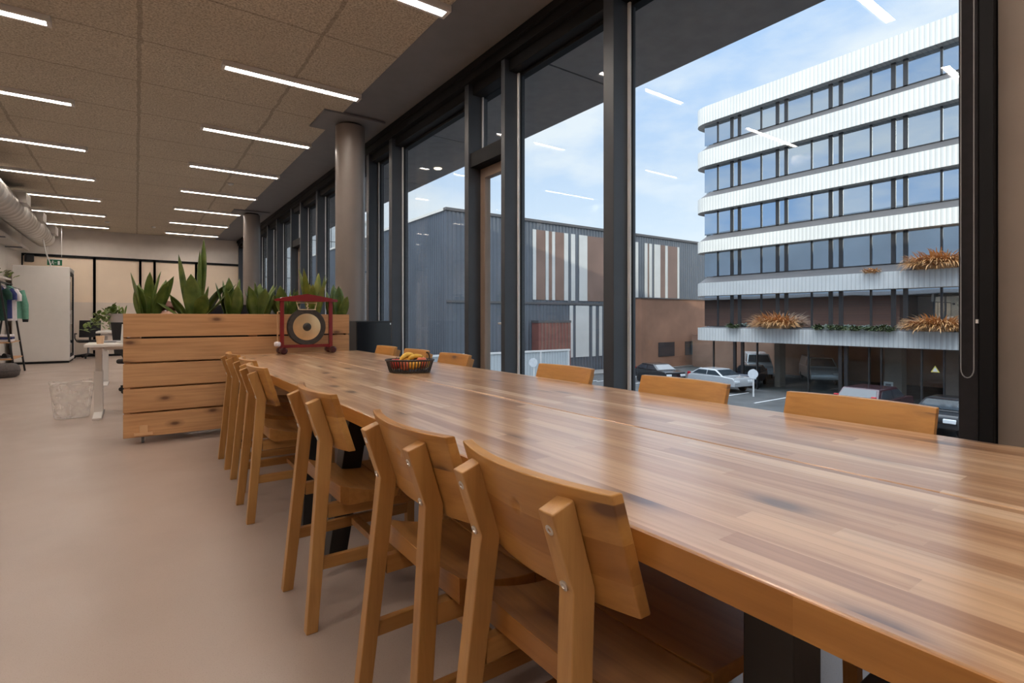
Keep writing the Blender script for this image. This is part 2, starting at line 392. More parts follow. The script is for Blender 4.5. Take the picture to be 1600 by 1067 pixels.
M['mango'] = plain('yellow_fruit_skin', (.80, .42, .05), .4, 0, .15, 12)
M['basket'] = plain('black_bamboo', (.022, .016, .013), .5, 0, .2, 30)

# ------------------------------------------------------------------ the room
CZ = 3.60            # ceiling height
XW, XG = 2.73, 2.90  # inner face of the window frames, glass plane
YB, YF = -4.6, 19.2  # wall behind the camera, far wall
XL = -2.5
struct(B(XL, XG + .12, YB, YF, -.25, 0), 'floor', M['floor'], 'pinkish beige poured resin floor')
struct(B(XL, 2.05, YB, YF, CZ, CZ + .12), 'ceiling', M['ceiling'], 'brown wood wool acoustic ceiling')
struct(B(2.05, XG + .12, YB, YF, CZ + .012, CZ + .12), 'trim_1', M['soffit'], 'dark grey flat soffit along the window wall')
struct(B(XL - .2, XL, YB, YF + 3, 0, CZ), 'wall_left', M['white_wall'])
struct(B(XL - .2, XG + .12, YB - .2, YB, -.25, CZ + .12), 'wall_back', M['white_wall'])
PT = 2.86            # top of the glazed partition
struct(B(XL, XG + .12, YF, YF + .2, PT, CZ + .12), 'wall_front', M['white_wall'], 'off white wall above the glazed partition')
struct(B(XW - .02, XG + .12, YB, .56, 0, CZ + .012), 'wall_right', M['taupe_wall'], 'taupe wall pier beside the window blind')

# glazed partition: frosted panels in a black frame (each a window of the setting)
fx = [-2.5, -.96, .113, .465, 1.54, 2.85]
for k in range(5):
    a, b = fx[k], fx[k + 1]
    w = MB()
    w.box(a - .03, a + .03, YF - .02, YF + .06, 0, PT); w.box(b - .03, b + .03, YF - .02, YF + .06, 0, PT)
    w.box(a + .03, b - .03, YF - .02, YF + .06, PT - .07, PT); w.box(a + .03, b - .03, YF - .02, YF + .06, 0, .06)
    o = struct(w, 'window_%d' % (k + 1), M['frame_in'], 'frosted glass bay in a black frame in the far partition')
    B(a + .03, b - .03, YF + .01, YF + .03, 1.55, PT - .07).build('frosted_pane', M['partition'], o)
    B(a + .03, b - .03, YF + .01, YF + .03, .06, 1.55).build('frosted_film', M['partition_low'], o)

# window wall: mullions, head, sill and panes
mull = [(.56, .66), (2.59, 2.69), (3.93, 3.99), (4.57, 4.65), (6.52, 6.62), (7.36, 7.46), (8.72, 8.82), (10.0, 10.1), (11.2, 11.28), (12.0, 12.08), (13.42, 13.52), (14.5, 14.6), (16.0, 16.1), (16.8, 16.9), (18.2, 18.3), (19.1, 19.2)]
HEAD = 3.36
nwin = 6; ntrim = 2
for a, b in mull:
    t = struct(B(XW, XG + .06, a, b, 0, CZ), 'trim_%d' % ntrim, M['frame'], 'dark grey window mullion', bevel=.004); ntrim += 1
hd = MB(); hd.box(XW - .02, XG + .12, .56, YF, HEAD + .10, CZ + .01); hd.box(XW + .05, XG + .10, .56, YF, HEAD, HEAD + .10)
hd.box(XW - .05, XW - .02, .56, YF, CZ - .06, CZ + .01)
struct(hd, 'trim_%d' % ntrim, M['frame_in'], 'black window head with blind box', bevel=.004); ntrim += 1
struct(B(XW, XG + .12, .56, YF, 0, .10), 'trim_%d' % ntrim, M['frame'], 'dark grey window sill bar', bevel=.004); ntrim += 1
doors = {(3.99, 4.57): 1, (11.28, 12.0): 2}
for (a0, a), (b, b1) in zip(mull[:-1], mull[1:]):
    if (a, b) in doors:
        n = doors[(a, b)]; TZ = 2.62
        d = MB()  # reveal frame
        d.box(XW + .02, XG + .06, a, b, TZ, TZ + .14)
        o = struct(d, 'door_%d' % n, M['frame_in'], 'narrow glazed balcony door with a taupe leaf')
        lf = MB(); z0, z1 = .03, TZ
        lf.box(XG - .03, XG + .04, a, a + .085, z0, z1); lf.box(XG - .03, XG + .04, b - .085, b, z0, z1)
        lf.box(XG - .03, XG + .04, a + .085, b - .085, z1 - .10, z1); lf.box(XG - .03, XG + .04, a + .085, b - .085, z0, z0 + .12)
        leaf = lf.build('door_leaf', M['door_frame'], o, bevel=.004)
        B(XG, XG + .012, a + .085, b - .085, z0 + .12, z1 - .10).build('door_glass', M['glass'], leaf)
        h = MB(); h.tube([(XG - .03, a + .045, 1.05), (XG - .08, a + .045, 1.05), (XG - .08, a + .17, 1.05)], .011); h.build('door_handle', M['chrome'], leaf, smooth=40)
        B(XG, XG + .012, a, b, TZ + .14, HEAD).build('transom_glass', M['glass'], o)
        g = MB(); g.box(XG - .012, XG, b - .02, b, TZ + .14, HEAD); g.build('glazing_bead', M['gasket'], o)
    else:
        w = MB()
        w.box(XG - .016, XG, a, a + .03, .10, HEAD); w.box(XG - .016, XG, b - .03, b, .10, HEAD)
        w.box(XG - .016, XG, a + .03, b - .03, HEAD - .03, HEAD); w.box(XG - .016, XG, a + .03, b - .03, .10, .14)
        o = struct(w, 'window_%d' % nwin, M['frame_in'], 'floor to ceiling window pane'); nwin += 1
        bd = MB(); bd.box(XG - .030, XG - .016, a + .004, a + .014, .10, HEAD); bd.box(XG - .030, XG - .016, b - .026, b - .002, .10, HEAD)
        bd.build('glazing_bead', M['gasket'], o)
        B(XG, XG + .012, a, b, .10, HEAD).build('window_glass', M['glass'], o)
# roller blind side channel beside the taupe wall
r = thing('roller_blind', 'black roller blind channel with a bead chain beside the taupe wall', 'blind', (XW - .05, .61, 0))
B(-.012, .048, -.045, -.002, .02, 3.55).build('side_channel', M['frame_in'], r, bevel=.003)
B(-.004, .048, .0, .062, .02, 3.55).build('fabric_edge', M['fabric_black'], r, bevel=.003)
ch = MB()
for yy in (.012, .052): ch.tube([(-.016, yy, z / 10) for z in range(9, 35)], .0022, 6)
ch.tube([(-.016, .032 + .02 * math.cos(k / 8 * math.pi + math.pi), .9 - .035 * math.sin(k / 8 * math.pi)) for k in range(9)], .0022, 6)
cho = ch.build('bead_chain', M['grey_plastic'], r, smooth=40)
B(-.02, -.012, -.002, .006, 1.08, 1.095).build('chain_connector', M['white_plastic'], cho)

# columns with a ceiling plate
for k, (y, lb) in enumerate([(6.73, 'round grey column behind the black cabinet, nearest the camera'), (13.8, 'second round grey column, farther along the window wall')]):
    cth = thing('column', lb, 'column', (2.25, y, 0), group=None)
    MB().lathe([(.183, 0), (.183, CZ - .05)], seg=48).build('shaft', M['column'], cth, smooth=40)
    MB().lathe([(.15, CZ - .05), (.15, CZ - .022)], seg=32).build('collar', M['frame_in'], cth, smooth=40)
    B(-.42, .34, -.33, .33, CZ - .022, CZ).build('ceiling_plate', M['soffit'], cth)

# ceiling lights: two columns of linear lamps along the room
def ceiling_light(label, x, y):
    o = thing('ceiling_light', label, 'ceiling light', (x, y, CZ), group='linear ceiling lights')
    h = MB(); L, Wd = 1.37 / 2, .066
    h.box(-L, L, -Wd, -Wd + .027, -.05, 0); h.box(-L, L, Wd - .027, Wd, -.05, 0); h.box(-L, -L + .03, -Wd + .027, Wd - .027, -.05, 0); h.box(L - .03, L, -Wd + .027, Wd - .027, -.05, 0)
    h.box(-L + .03, L - .03, -Wd + .027, Wd - .027, -.012, 0)
    h.build('housing', M['white_paint'], o)
    B(-L + .03, L - .03, -Wd + .027, Wd - .027, -.034, -.02).build('diffuser', M['diffuser'], o)
    return o
ordn = ['nearest', 'second', 'third', 'fourth', 'fifth', 'sixth', 'seventh', 'eighth']
light0 = None
for side, x in (('nearer the window', 1.37), ('nearer the duct', -1.26)):
    for k in range(-4, 7):
        y = 5.82 + 2.05 * k
        vis = k + (1 if side == 'nearer the window' else 0)
        lb = 'lit white linear ceiling light, %s in the row %s' % (ordn[max(0, min(7, vis))] if vis > 0 or k >= -1 else 'one overhead', side) if vis >= 0 else 'lit white linear ceiling light overhead behind the camera'
        if light0 is None: light0 = ceiling_light(lb, x, y); continue
        o = copy_tree(light0); o.location = (x, y, CZ); o['label'] = lb
for i, (x, y) in enumerate([(1.43, 10.97), (-.6, 17.2), (.4, 17.4)]):
    d = MB(); d.lathe([(.05, 0), (.05, -.02), (.03, -.035)], seg=20)
    tag(d.build('smoke_detector', M['white_plastic'], smooth=40, loc=(x, y, CZ)), ['white smoke detector on the ceiling beside the window row of lights', 'small white detector on the far ceiling near the duct', 'small white detector on the far ceiling between the light rows'][i], 'detector')

# ------------------------------------------------------------------ the long table
TZ = .76; TX0, TX1, TXM = .661, 1.90, 1.277; TY0, TY1 = -.45, 5.45
tb = thing('long_table', 'long acacia table of two butcher block halves on black trestles', 'table', (0, 0, 0))
B(TX0, TXM - .003, TY0, TY1, TZ - .05, TZ).build('tabletop_half', M['table'], tb, bevel=.004)
B(TXM + .003, TX1, TY0, TY1, TZ - .05, TZ).build('tabletop_half', M['table'], tb, bevel=.004)
M['edge'] = wood('oiled_edge_strip', [(.40, .165, .035), (.50, .225, .055), (.45, .19, .045)], 'Y', 'X', .5, .75, rough=.3, grain=.4)
B(TX0 - .004, TX0 + .0005, TY0, TY1, TZ - .050, TZ - .0015).build('edge_strip', M['edge'], tb)
def trestle(yt, yf):
    f = MB()
    for x in (.75, 1.80):
        f.beam((x, yt, TZ - .05), (x, yf, 0), .085, .075, (1, 0, 0))
    f.beam((.75, (yt * .8 + yf * .2), .60), (1.80, (yt * .8 + yf * .2), .60), .05, .09, (0, 1, 0))
    f.build('trestle', M['black_metal'], tb, bevel=.004)
B(.80, .89, .395, .476, 0, TZ - .05).build('leg', M['black_metal'], tb, bevel=.004)
B(1.67, 1.76, .395, .476, 0, TZ - .05).build('leg', M['black_metal'], tb, bevel=.004)
B(.89, 1.67, .41, .46, .28, .36).build('crossbar', M['black_metal'], tb, bevel=.004)
trestle(2.16, 2.46); trestle(2.78, 2.90); trestle(5.15, 5.0)

# ------------------------------------------------------------------ acacia chairs (facing +x at rotation 0)
D = math.radians
def chair(label, x, y, rz=0, group=None):
    o = thing('dining_chair', label, 'chair', (x, y, 0), rz, group)
    # bent rear legs with the backrest bolts
    for s in (-1, 1):
        l = MB(); yc = s * .168
        a, bnd, c = (-.045, 0), (.016, .655), (-.030, .805); h = .024
        poly = [(a[0] - .020, a[1]), (a[0] + .020, a[1]), (bnd[0] + h, bnd[1] + .0), (c[0] + h * .95, c[1] + .006), (c[0] - h * .95, c[1] - .010), (bnd[0] - h, bnd[1] + .004)]
        l.prism(poly, 'y', -.0185, .0185)
        l.v = [(x_, y_ + s * (.178 - .040 * min(1, z_ / .655) + .0 * z_) - 0, z_) for x_, y_, z_ in l.v]
        l.build('rear_leg', M['leg'], o, bevel=.003)
        for z in (.668, .765):
            t = (z - .655) / .15; px = .016 - .046 * t - h - .0005
            q = Matrix.Translation((px, s * .138, z)) @ Euler((0, math.radians(-90 - 17.7), 0)).to_matrix().to_4x4() 
            bt = MB(); bt.lathe([(.009, -.004), (.009, .0015), (.0045, .0022), (.0035, -.001), (0, -.001)], (0, 0, 0), 16, q)
            bt.build('bolt', M['chrome'], o, smooth=40)
        f = MB(); f.beam((.490, s * .180, 0), (.490, s * .172, .42), .034, .036, (0, 1, 0)); f.build('front_leg', M['leg'], o, bevel=.003)
        sr = MB(); sr.beam((.018, s * .153, .405), (.475, s * .168, .405), .026, .05, (0, 1, 0)); sr.build('seat_rail', M['rail'], o, bevel=.002)
        st = MB(); st.beam((-.02, s * .164, .225), (.475, s * .174, .225), .022, .042, (0, 1, 0)); st.build('side_stretcher', M['rail'], o, bevel=.002)
    cs = MB(); cs.beam((.23, -.16, .225), (.23, .16, .225), .036, .026, (1, 0, 0)); cs.build('cross_stretcher', M['rail'], o, bevel=.002)
    cr = MB(); cr.beam((.490, -.155, .395), (.490, .155, .395), .024, .045, (1, 0, 0)); cr.build('front_rail', M['rail'], o, bevel=.002)
    # curved backrest plank
    bw = .222
    def bp(u, v, off):
        yy = (u - .5) * 2 * bw; zz = .622 + .210 * v
        fwd = .040 * ((u - .5) * 2) ** 2
        tx = -.048 * (zz - .655) / .15
        q = math.hypot(yy, zz - .757) / .017
        if off == 0 and q < 1: tx += .0075 * (.5 + .5 * math.cos(q * math.pi))
        return Vector((tx + .0245 + fwd + off, yy * 1.0, zz + .004 * 0))
    b = MB(); b.grid(lambda u, v: bp(u, v, 0), 72, 40, lambda u, v: bp(u, v, .026)); bo = b.build('backrest', M['back'], o, bevel=.003, smooth=None); bo.modifiers['bevel'].angle_limit = D(70)
    # seat: scooped rear plank and a lower front plank
    sw = .222
    def sp_(u, v, zo):
        x0 = .044 + .221 * u; yy = (v - .5) * 2 * sw
        dip = .042 * (1 - u) ** 2 + .012 * (abs(v - .5) * 2) ** 2 * (1 - .5 * u)
        return Vector((x0, yy, .452 + dip + zo))
    s1 = MB(); s1.grid(lambda u, v: sp_(u, v, 0), 8, 10, lambda u, v: Vector((.044 + .221 * u, (v - .5) * 2 * sw, .430 if u > .001 else .445))); s1.build('rear_seat_plank', M['seat'], o, bevel=.002)
    def sf(u, v):
        x0 = .268 + .27 * u; yy = (v - .5) * 2 * sw
        return Vector((x0, yy, .452 - .010 * u ** 2 + .010 * (abs(v - .5) * 2) ** 2 * (1 - u)))
    s2 = MB(); s2.grid(sf, 8, 10, lambda u, v: Vector((.268 + .27 * u, (v - .5) * 2 * sw, .427 - .006 * u))); s2.build('front_seat_plank', M['seat'], o, bevel=.002)
    return o
left = [(.575, .78, 0, 'acacia chair with a curved backrest, nearest the camera on the near side of the table'),
        (.557, 1.27, 0, 'acacia chair on the near side of the table, second from the camera'),
        (.545, 2.09, 0, 'acacia chair pulled slightly out in front of the black trestle, third on the near side'),
        (.545, 3.29, 0, 'acacia chair just past the black trestle, fourth on the near side of the table'),
        (.588, 3.86, 0, 'acacia chair pushed in behind the fourth one, fifth on the near side'),
        (.588, 4.50, 0, 'acacia chair nearest the wooden planter on the near side of the table')]
right = [(1.972, .76, 'acacia chair on the window side, nearest the camera beside the taupe wall'),
         (1.972, 1.44, 'acacia chair on the window side, second from the camera'),
         (1.975, 2.22, 'acacia chair on the window side, third from the camera, below the pane beside the door'),
         (1.972, 3.46, 'acacia chair on the window side behind the fruit basket, in front of the balcony door'),
         (1.972, 4.12, 'acacia chair on the window side behind the fruit basket, second from the black cabinet'),
         (1.972, 4.78, 'acacia chair on the window side, nearest the black cabinet')]
ch0 = None
for x, y, rz, lb in left:
    if ch0 is None: ch0 = chair(lb, x, y, rz, 'acacia chairs around the long table'); continue
    o = copy_tree(ch0); o.location = (x, y, 0); o.rotation_euler.z = rz; o['label'] = lb
for x, y, lb in right:
    o = copy_tree(ch0); o.location = (x, y, 0); o.rotation_euler.z = math.pi; o['label'] = lb

# ------------------------------------------------------------------ fruit basket and its fruit
bx, by = 1.40, 3.06
bk = thing('fruit_basket', 'oval black slatted fruit basket on the table', 'basket', (bx, by, TZ), math.radians(-35))
SY = .62
rim = MB(); rim.tube([(.150 * math.cos(t), .150 * SY * math.sin(t), .078) for t in [2 * math.pi * k / 40 for k in range(40)]], .006, 8, closed=True); rim.build('rim', M['basket'], bk, smooth=60)
foot = MB(); foot.lathe([(.126, .002), (.130, .006), (.130, .012), (.02, .010), (0, .010)], seg=40, sy=SY); foot.build('base', M['basket'], bk, smooth=40)
sl = MB()
for k in range(46):
    t = 2 * math.pi * k / 46
    sl.beam((.127 * math.cos(t), .127 * SY * math.sin(t), .008), (.148 * math.cos(t), .148 * SY * math.sin(t), .078), .006, .004, (-math.sin(t), math.cos(t), 0))
sl.build('slats', M['basket'], bk)
def R2(x, y):
    a = math.radians(-35); return bx + x * math.cos(a) - y * math.sin(a), by + x * math.sin(a) + y * math.cos(a)
def apple(label, x, y, z, mt, r=.036):
    px, py = R2(x, y)
    o = thing('apple', label, 'apple', (px, py, TZ + z))
    prof = [(.0, .70 * r), (.25 * r, .86 * r), (.6 * r, .86 * r), (.92 * r, .45 * r), (1.0 * r, 0), (.88 * r, -.5 * r), (.55 * r, -.86 * r), (.2 * r, -.90 * r), (0, -.82 * r)]
    MB().lathe(list(reversed(prof)), seg=24).build('body', mt, o, smooth=80)
    MB().tube([(0, 0, .70 * r), (.003, 0, r * 1.0), (.008, 0, r * 1.2)], .0016, 6).build('stem', M['stem'], o)
apple('red apple at the left end of the fruit basket', -.088, -.005, .052, M['apple_red'])
apple('red apple towards the right end of the fruit basket', .072, .012, .058, M['apple_pink'], .038)
apple('pinkish apple low in the middle of the fruit basket', -.02, -.045, .045, M['apple_pink'], .033)
def fruit(label, name, x, y, z, a, b, rz):
    px, py = R2(x, y); o = thing(name, label, 'fruit', (px, py, TZ + z), math.radians(rz))
    prof = [(b * math.sin(t), -a * math.cos(t)) for t in [math.pi * k / 12 for k in range(13)]]
    MB().lathe(prof, seg=20, m=Euler((0, math.radians(80), 0)).to_matrix().to_4x4()).build('body', M['mango'], o, smooth=80)
    MB().tube([(a, 0, -.0), (a + .006, 0, .004)], .0025, 6).build('stem', M['stem'], o)
fruit('yellow pear shaped fruit beside the left red apple in the basket', 'mango', -.032, .02, .062, .045, .032, 30)
fruit('yellow fruit in front of the right red apple in the basket', 'mango', .034, -.038, .050, .042, .030, -20)
def banana(label, x, y, z, rz, tilt):
    px, py = R2(x, y); o = thing('banana', label, 'banana', (px, py, TZ + z), math.radians(rz))
    R = .085; pts = []; rs = []
    for k in range(13):
        t = math.radians(-58 + 116 * k / 12)
        v = Vector((R * math.sin(t), 0, R * math.cos(t) - R)); v.rotate(Euler((tilt, 0, 0))); pts.append(v)
        rs.append(.0155 * min(1, .35 + 1.5 * min(k, 12 - k) / 6))
    MB().tube(pts, rs, 8).build('body', M['banana'], o, smooth=50)
    d = (pts[-1] - pts[-2]).normalized()
    MB().tube([pts[-1], pts[-1] + d * .012 + Vector((0, 0, .012)), pts[-1] + d * .016 + Vector((0, 0, .03))], [.006, .005, .006], 8).build('stem', M['stem'], o, smooth=50)
banana('yellow banana arched over the middle of the fruit basket', -.015, .03, .110, 28, .3)
banana('yellow banana behind the others in the fruit basket', .03, .055, .098, 10, .5)
px, py = R2(.10, .03)
o = thing('banana', 'banana standing at the right end of the fruit basket with its dark stalk up', 'banana', (px, py, TZ + .02))
MB().tube([(-.05, .01, .012), (-.02, .01, .010), (.008, .005, .022), (.018, 0, .045), (.019, 0, .058)], [.008, .014, .0155, .012, .008], 8).build('body', M['banana'], o, smooth=50)
MB().tube([(.019, 0, .057), (.021, 0, .078), (.015, .002, .096), (.0, 0, .104)], [.007, .005, .006, .005], 8).build('stem', M['stem'], o, smooth=50)

# ------------------------------------------------------------------ gong on the far end of the table
gx, gy = 0.0, 0.0
GY = 5.33
def at(u, d):           # X of the picture column u at depth d along the room
    s = (u - 800) / 822; return d * (.582 + .813 * s) / (.813 - .582 * s)
xl, xr = at(440, GY), at(516, GY); xc = (xl + xr) / 2; hw = (xr - xl) / 2
g = thing('gong', 'small bronze gong in a dark red frame on the far end of the table', 'gong', (xc, GY, TZ))
fr = MB()
for s in (-1, 1): fr.box(s * hw - .018, s * hw + .018, -.016, .016, .045, .52)
fr.box(-hw, hw, -.012, .012, .055, .085)
fr.prism([(-hw - .062, .50), (hw + .062, .50), (hw + .062, .525), (hw + .01, .530), (hw + .01, .535), (0, .575), (-hw - .01, .535), (-hw - .01, .530), (-hw - .062, .525)], 'y', -.035, .035)
fr.build('frame', M['red'], g, bevel=.003)
for s in (-1, 1):
    ft = MB()
    for yy in (-.075, .075): ft.lathe([(.0, -.03), (.022, -.03), (.032, -.02), (.032, .02), (.022, .03), (.0, .03)], (s * hw, yy, .032), 20, Euler((math.radians(90), 0, 0)).to_matrix().to_4x4())
    ft.box(s * hw - .02, s * hw + .02, -.07, .07, .02, .05)
    ft.build('foot', plain('dark_maroon_lacquer', (.05, .008, .01), .3), g, smooth=40)
tilt = Euler((math.radians(90), 0, 0)).to_matrix().to_4x4()
GZ = .255; GR = .180
MB().lathe([(.128, .000), (.130, .010), (GR * .96, .012), (GR, .004), (GR, -.03), (GR - .006, -.03), (GR - .006, 0), (.128, .0)], (0, 0, GZ), 48, tilt).build('gong_rim', M['bronze_dark'], g, smooth=40)
MB().lathe([(.040, .014), (.10, .013), (.129, .010), (.129, .002), (.040, .006)], (0, 0, GZ), 48, tilt).build('gong_face', M['bronze'], g, smooth=40)
MB().lathe([(.0, .024), (.022, .022), (.036, .017), (.041, .013), (.041, .004), (0, .004)], (0, 0, GZ), 32, tilt).build('gong_boss', M['bronze_dark'], g, smooth=40)
cd = MB(); cd.tube([(-.075, -.006, GZ + .165), (-.095, 0, .495), ], .004, 6); cd.tube([(.075, -.006, GZ + .165), (.095, 0, .495)], .004, 6)
cd.tube([(-.095, 0, .488), (.095, 0, .488)], .004, 6); cd.tube([(-.082, -.016, GZ + .168), (.082, -.016, GZ + .168)], .004, 6)
cd.tube([(0, 0, .49), (.008, -.01, .47), (-.004, -.012, .455), (.012, -.012, .44), (.0, -.01, .43)], .007, 8)
cd.build('hanging_cord', M['cord'], g, smooth=50)
ml = thing('gong_mallet', 'thin wooden mallet with a white head hanging beside the gong frame', 'mallet', (xc - hw - .045, GY - .03, TZ))
MB().tube([(0, 0, .10), (0.002, 0, .40)], .006, 8).build('handle', M['post'], ml, smooth=50)
MB().lathe([(0, -.022), (.024, -.02), (.030, -.008), (.030, .012), (.022, .022), (0, .024)], (0, 0, .095), 20).build('head', M['fabric_white'], ml, smooth=50)
MB().tube([(.002, 0, .39), (.012, .01, .405), (.027, .015, .40)], .003, 6).build('cord', M['cord'], ml, smooth=50)

# ------------------------------------------------------------------ planter on castors, with plants
PX0, PX1, PY = -.088, 1.867, 5.62; PD = .42
pl = thing('wooden_planter', 'rolling planter room divider of five wide larch boards on castors', 'planter', (0, PY, 0))
for k in range(5):
    z0 = .062 + k * .2185
    B(PX0, PX1, 0, .028, z0, z0 + .203).build('board', M['planter'], pl, bevel=.003)
    B(PX0, PX1, PD - .028, PD, z0, z0 + .203).build('board', M['planter'], pl, bevel=.003)
for x in (PX0 + .05, .9, PX1 - .12):
    for y in (.028, PD - .098):
        B(x, x + .07, y, y + .07, .062, 1.13).build('post', M['post'], pl)
for xe in (PX0, PX1 - .025):
    B(xe, xe + .025, .029, PD - .029, .72, 1.139).build('end_panel', M['planter'], pl)
B(PX0 + .13, PX1 - .13, .10, PD - .10, .74, 1.05).build('trough', M['black_metal'], pl)
sm = MB(); random.seed(3)
sm.grid(lambda u, v: Vector((PX0 + .12 + u * (PX1 - PX0 - .24), .099 + v * (PD - .198), 1.055 + .012 * math.sin(u * 40) * math.cos(v * 9))), 40, 8); so_ = sm.build('soil', M['soil'], pl, solid=.004)
blk = MB(); blk.box(PX0 + .115, PX0 + .175, -.022, 0, .10, .165); blk.box(PX0 + .075, PX0 + .21, -.03, 0, .078, .10); blk.build('castor_block', plain('pale_pine_block', (.74, .46, .24), .6), pl, bevel=.002)
for x in (PX0 + .14, PX1 - .14):
    for y in (.06, PD - .06):
        c = MB(); c.box(x - .03, x + .03, y - .03, y + .03, .056, .062); c.box(x - .016, x - .012, y - .012, y + .02, .02, .056); c.box(x + .012, x + .016, y - .012, y + .02, .02, .056)
        k_ = c.build('castor', M['chrome'], pl)
        MB().lathe([(.0, -.011), (.024, -.011), (.025, -.008), (.025, .008), (.024, .011), (0, .011)], (x, y, .025), 20, Euler((0, math.radians(90), 0)).to_matrix().to_4x4()).build('castor_wheel', M['grey_plastic'], k_, smooth=40)

def leaf(mb, base_, az, lean, length, width, curl=.25, twist=0):
    """a broad pointed leaf rising from base_, leaning by lean (rad) towards az, curling outward"""
    n, m = 9, 4
    d = Vector((math.cos(az), math.sin(az), 0)); side0 = Vector((-math.sin(az), math.cos(az), 0))
    pts = [Vector(base_)]; tg = []
    a = lean
    for i in range(n):
        a = lean + curl * (i / n) ** 2
        t = d * math.sin(a) + Vector((0, 0, math.cos(a))); tg.append(t); pts.append(pts[-1] + t * length / n)
    tg.append(tg[-1]); vs = []
    for i, (p, t) in enumerate(zip(pts, tg)):
        u = i / n
        w = width * (.22 + .78 * math.sin(min(1, u / .55) * math.pi / 2)) if u < .55 else width * math.cos((u - .55) / .45 * math.pi / 2) ** .8
        sd_ = (side0 * math.cos(twist) + d * math.sin(twist)); sd_ = (sd_ - t * sd_.dot(t)).normalized(); nm = sd_.cross(t)
        for j in range(m + 1):
            q = (j / m - .5) * 2
            vs.append(p + sd_ * q * w / 2 - nm * (1 - abs(q)) * w * .16 * 1)
    fs = [(i * (m + 1) + j, i * (m + 1) + j + 1, (i + 1) * (m + 1) + j + 1, (i + 1) * (m + 1) + j) for i in range(n) for j in range(m)]
    mb.add(vs, fs)
def plant(label, u, leaves, mt, seed, dy=.21, zb=1.05):
    random.seed(seed); x = at(u, PY + dy)
    mb = MB()
    for az, lean, ln, wd, cu in leaves:
        mb.leaf = None
        r_ = .035
        leaf(mb, (math.cos(az) * r_, math.sin(az) * r_, 0), az + random.uniform(-.1, .1), lean, ln, wd, cu, random.uniform(-.9, .9))
    o = mb.build('leafy_plant', mt, smooth=60, loc=(x, PY + dy, zb), solid=.0018)
    return tag(o, label, 'plant')
D = math.radians
def clump(n, hmax, seed, spread=.5, wd=.075):
    random.seed(seed); L = []
    for k in range(n):
        az = 2 * math.pi * k / n + random.uniform(-.3, .3)
        ln = hmax * random.uniform(.62, 1.0); L.append((az, random.uniform(.05, spread), ln, wd * 1.3 * random.uniform(.85, 1.25), random.uniform(-.1, .35)))
    return L
plant('bushy broad leaved plant at the left end of the wooden planter', 231, clump(11, .50, 1, .42, .085), M['leaf'], 1)
plant('tallest broad leaved plant in the wooden planter, its top leaf reaching toward the ceiling', 303, clump(9, .50, 5, .62, .09) + [(0.4, .10, .82, .085, -.12), (3.0, .14, .66, .085, .0), (0.2, .02, .70, .075, .0), (3.3, .9, .42, .07, .1), (6.1, .75, .50, .10, -.2)], M['leaf'], 2)
plant('leafy plant in the planter between the tallest one and the far column', 362, clump(11, .47, 9, .38, .08), M['leaf'], 3)
plant('leafy plant in the planter in front of the far column', 404, clump(10, .47, 12, .40, .085), M['leaf'], 4)
plant('leafy plant in the planter behind the left post of the gong frame', 448, clump(9, .40, 17, .42, .08), M['leaf'], 5)
plant('yellowish green plant in the planter rising behind the gong roof', 489, clump(10, .60, 21, .24, .065) + [(3.1, .25, .55, .07, -.2)], M['leaf_light'], 6)
plant('low leafy plant at the right end of the planter beside the column', 527, clump(10, .43, 26, .33, .075), M['leaf'], 7)

# ------------------------------------------------------------------ black cabinet by the column
cb = thing('black_cabinet', 'matt black cabinet between the planter and the window', 'cabinet', (2.15, 6.20, 0))
B(0, .44, .012, .26, .03, 1.065).build('body', M['black_metal'], cb, bevel=.004)
B(.01, .43, .02, .25, 0, .03).build('plinth', M['frame_in'], cb)
B(.004, .436, 0, .012, .035, 1.05).build('front_panel', M['screen_black'], cb, bevel=.002)
B(.42, .432, -.004, 0, 1.02, 1.04).build('catch', M['chrome'], cb)

# ------------------------------------------------------------------ desks beyond the planter
def desk(label, x, y, w, d, z):
    o = thing('sit_stand_desk', label, 'desk', (x, y, 0))
    B(0, w, 0, d, z - .028, z).build('desktop', M['white_paint'], o, bevel=.003)
    for xx in (.06, w - .16):
        l = MB(); l.box(xx + .01, xx + .09, d / 2 - .04, d / 2 + .04, .04, z * .62); l.box(xx + .02, xx + .08, d / 2 - .03, d / 2 + .03, z * .62, z - .06)
        l.box(xx, xx + .10, .06, d - .06, z - .06, z - .028); l.prism([(.03, 0), (d - .03, 0), (d - .03, .022), (d / 2 + .08, .045), (d / 2 - .08, .045), (.03, .022)], 'x', xx + .01, xx + .09)
        l.build('leg', M['white_paint'], o, bevel=.003)
    B(.16, w - .16, d / 2 - .02, d / 2 + .02, z - .075, z - .035).build('cross_beam', M['white_paint'], o)
    return o
desk('white sit stand desk with a cup, partly hidden behind the planter', -.45, 7.18, 2.1, .76, .815)
desk('second white desk farther back, carrying the grey pot plant', -.52, 10.7, 1.6, .80, .885)
def on_desk(name, label, cat, mb, mt, loc, **kw): return tag(mb.build(name, mt, loc=loc, **kw), label, cat)
on_desk('paper_cup', 'brown cardboard cup near the corner of the white desk', 'cup', MB().lathe([(0, 0), (.030, 0), (.040, .085), (.042, .085), (.040, .088), (.037, .086), (.028, .004), (0, .004)], seg=24), M['cardboard'], (-.32, 7.40, .815), smooth=40)
nb = MB(); nb.box(0, .16, 0, .22, 0, .02); on_desk('notebook', 'closed grey notebook lying on the white desk behind the cup', 'notebook', nb, M['grey_plastic'], (-.30, 7.66, .815), bevel=.002)
lp = thing('laptop', 'open pale laptop on the white desk beside the planter edge', 'laptop', (-.14, 7.42, .815), D(12))
B(0, .32, 0, .22, 0, .014).build('keyboard_base', M['white_plastic'], lp, bevel=.003)
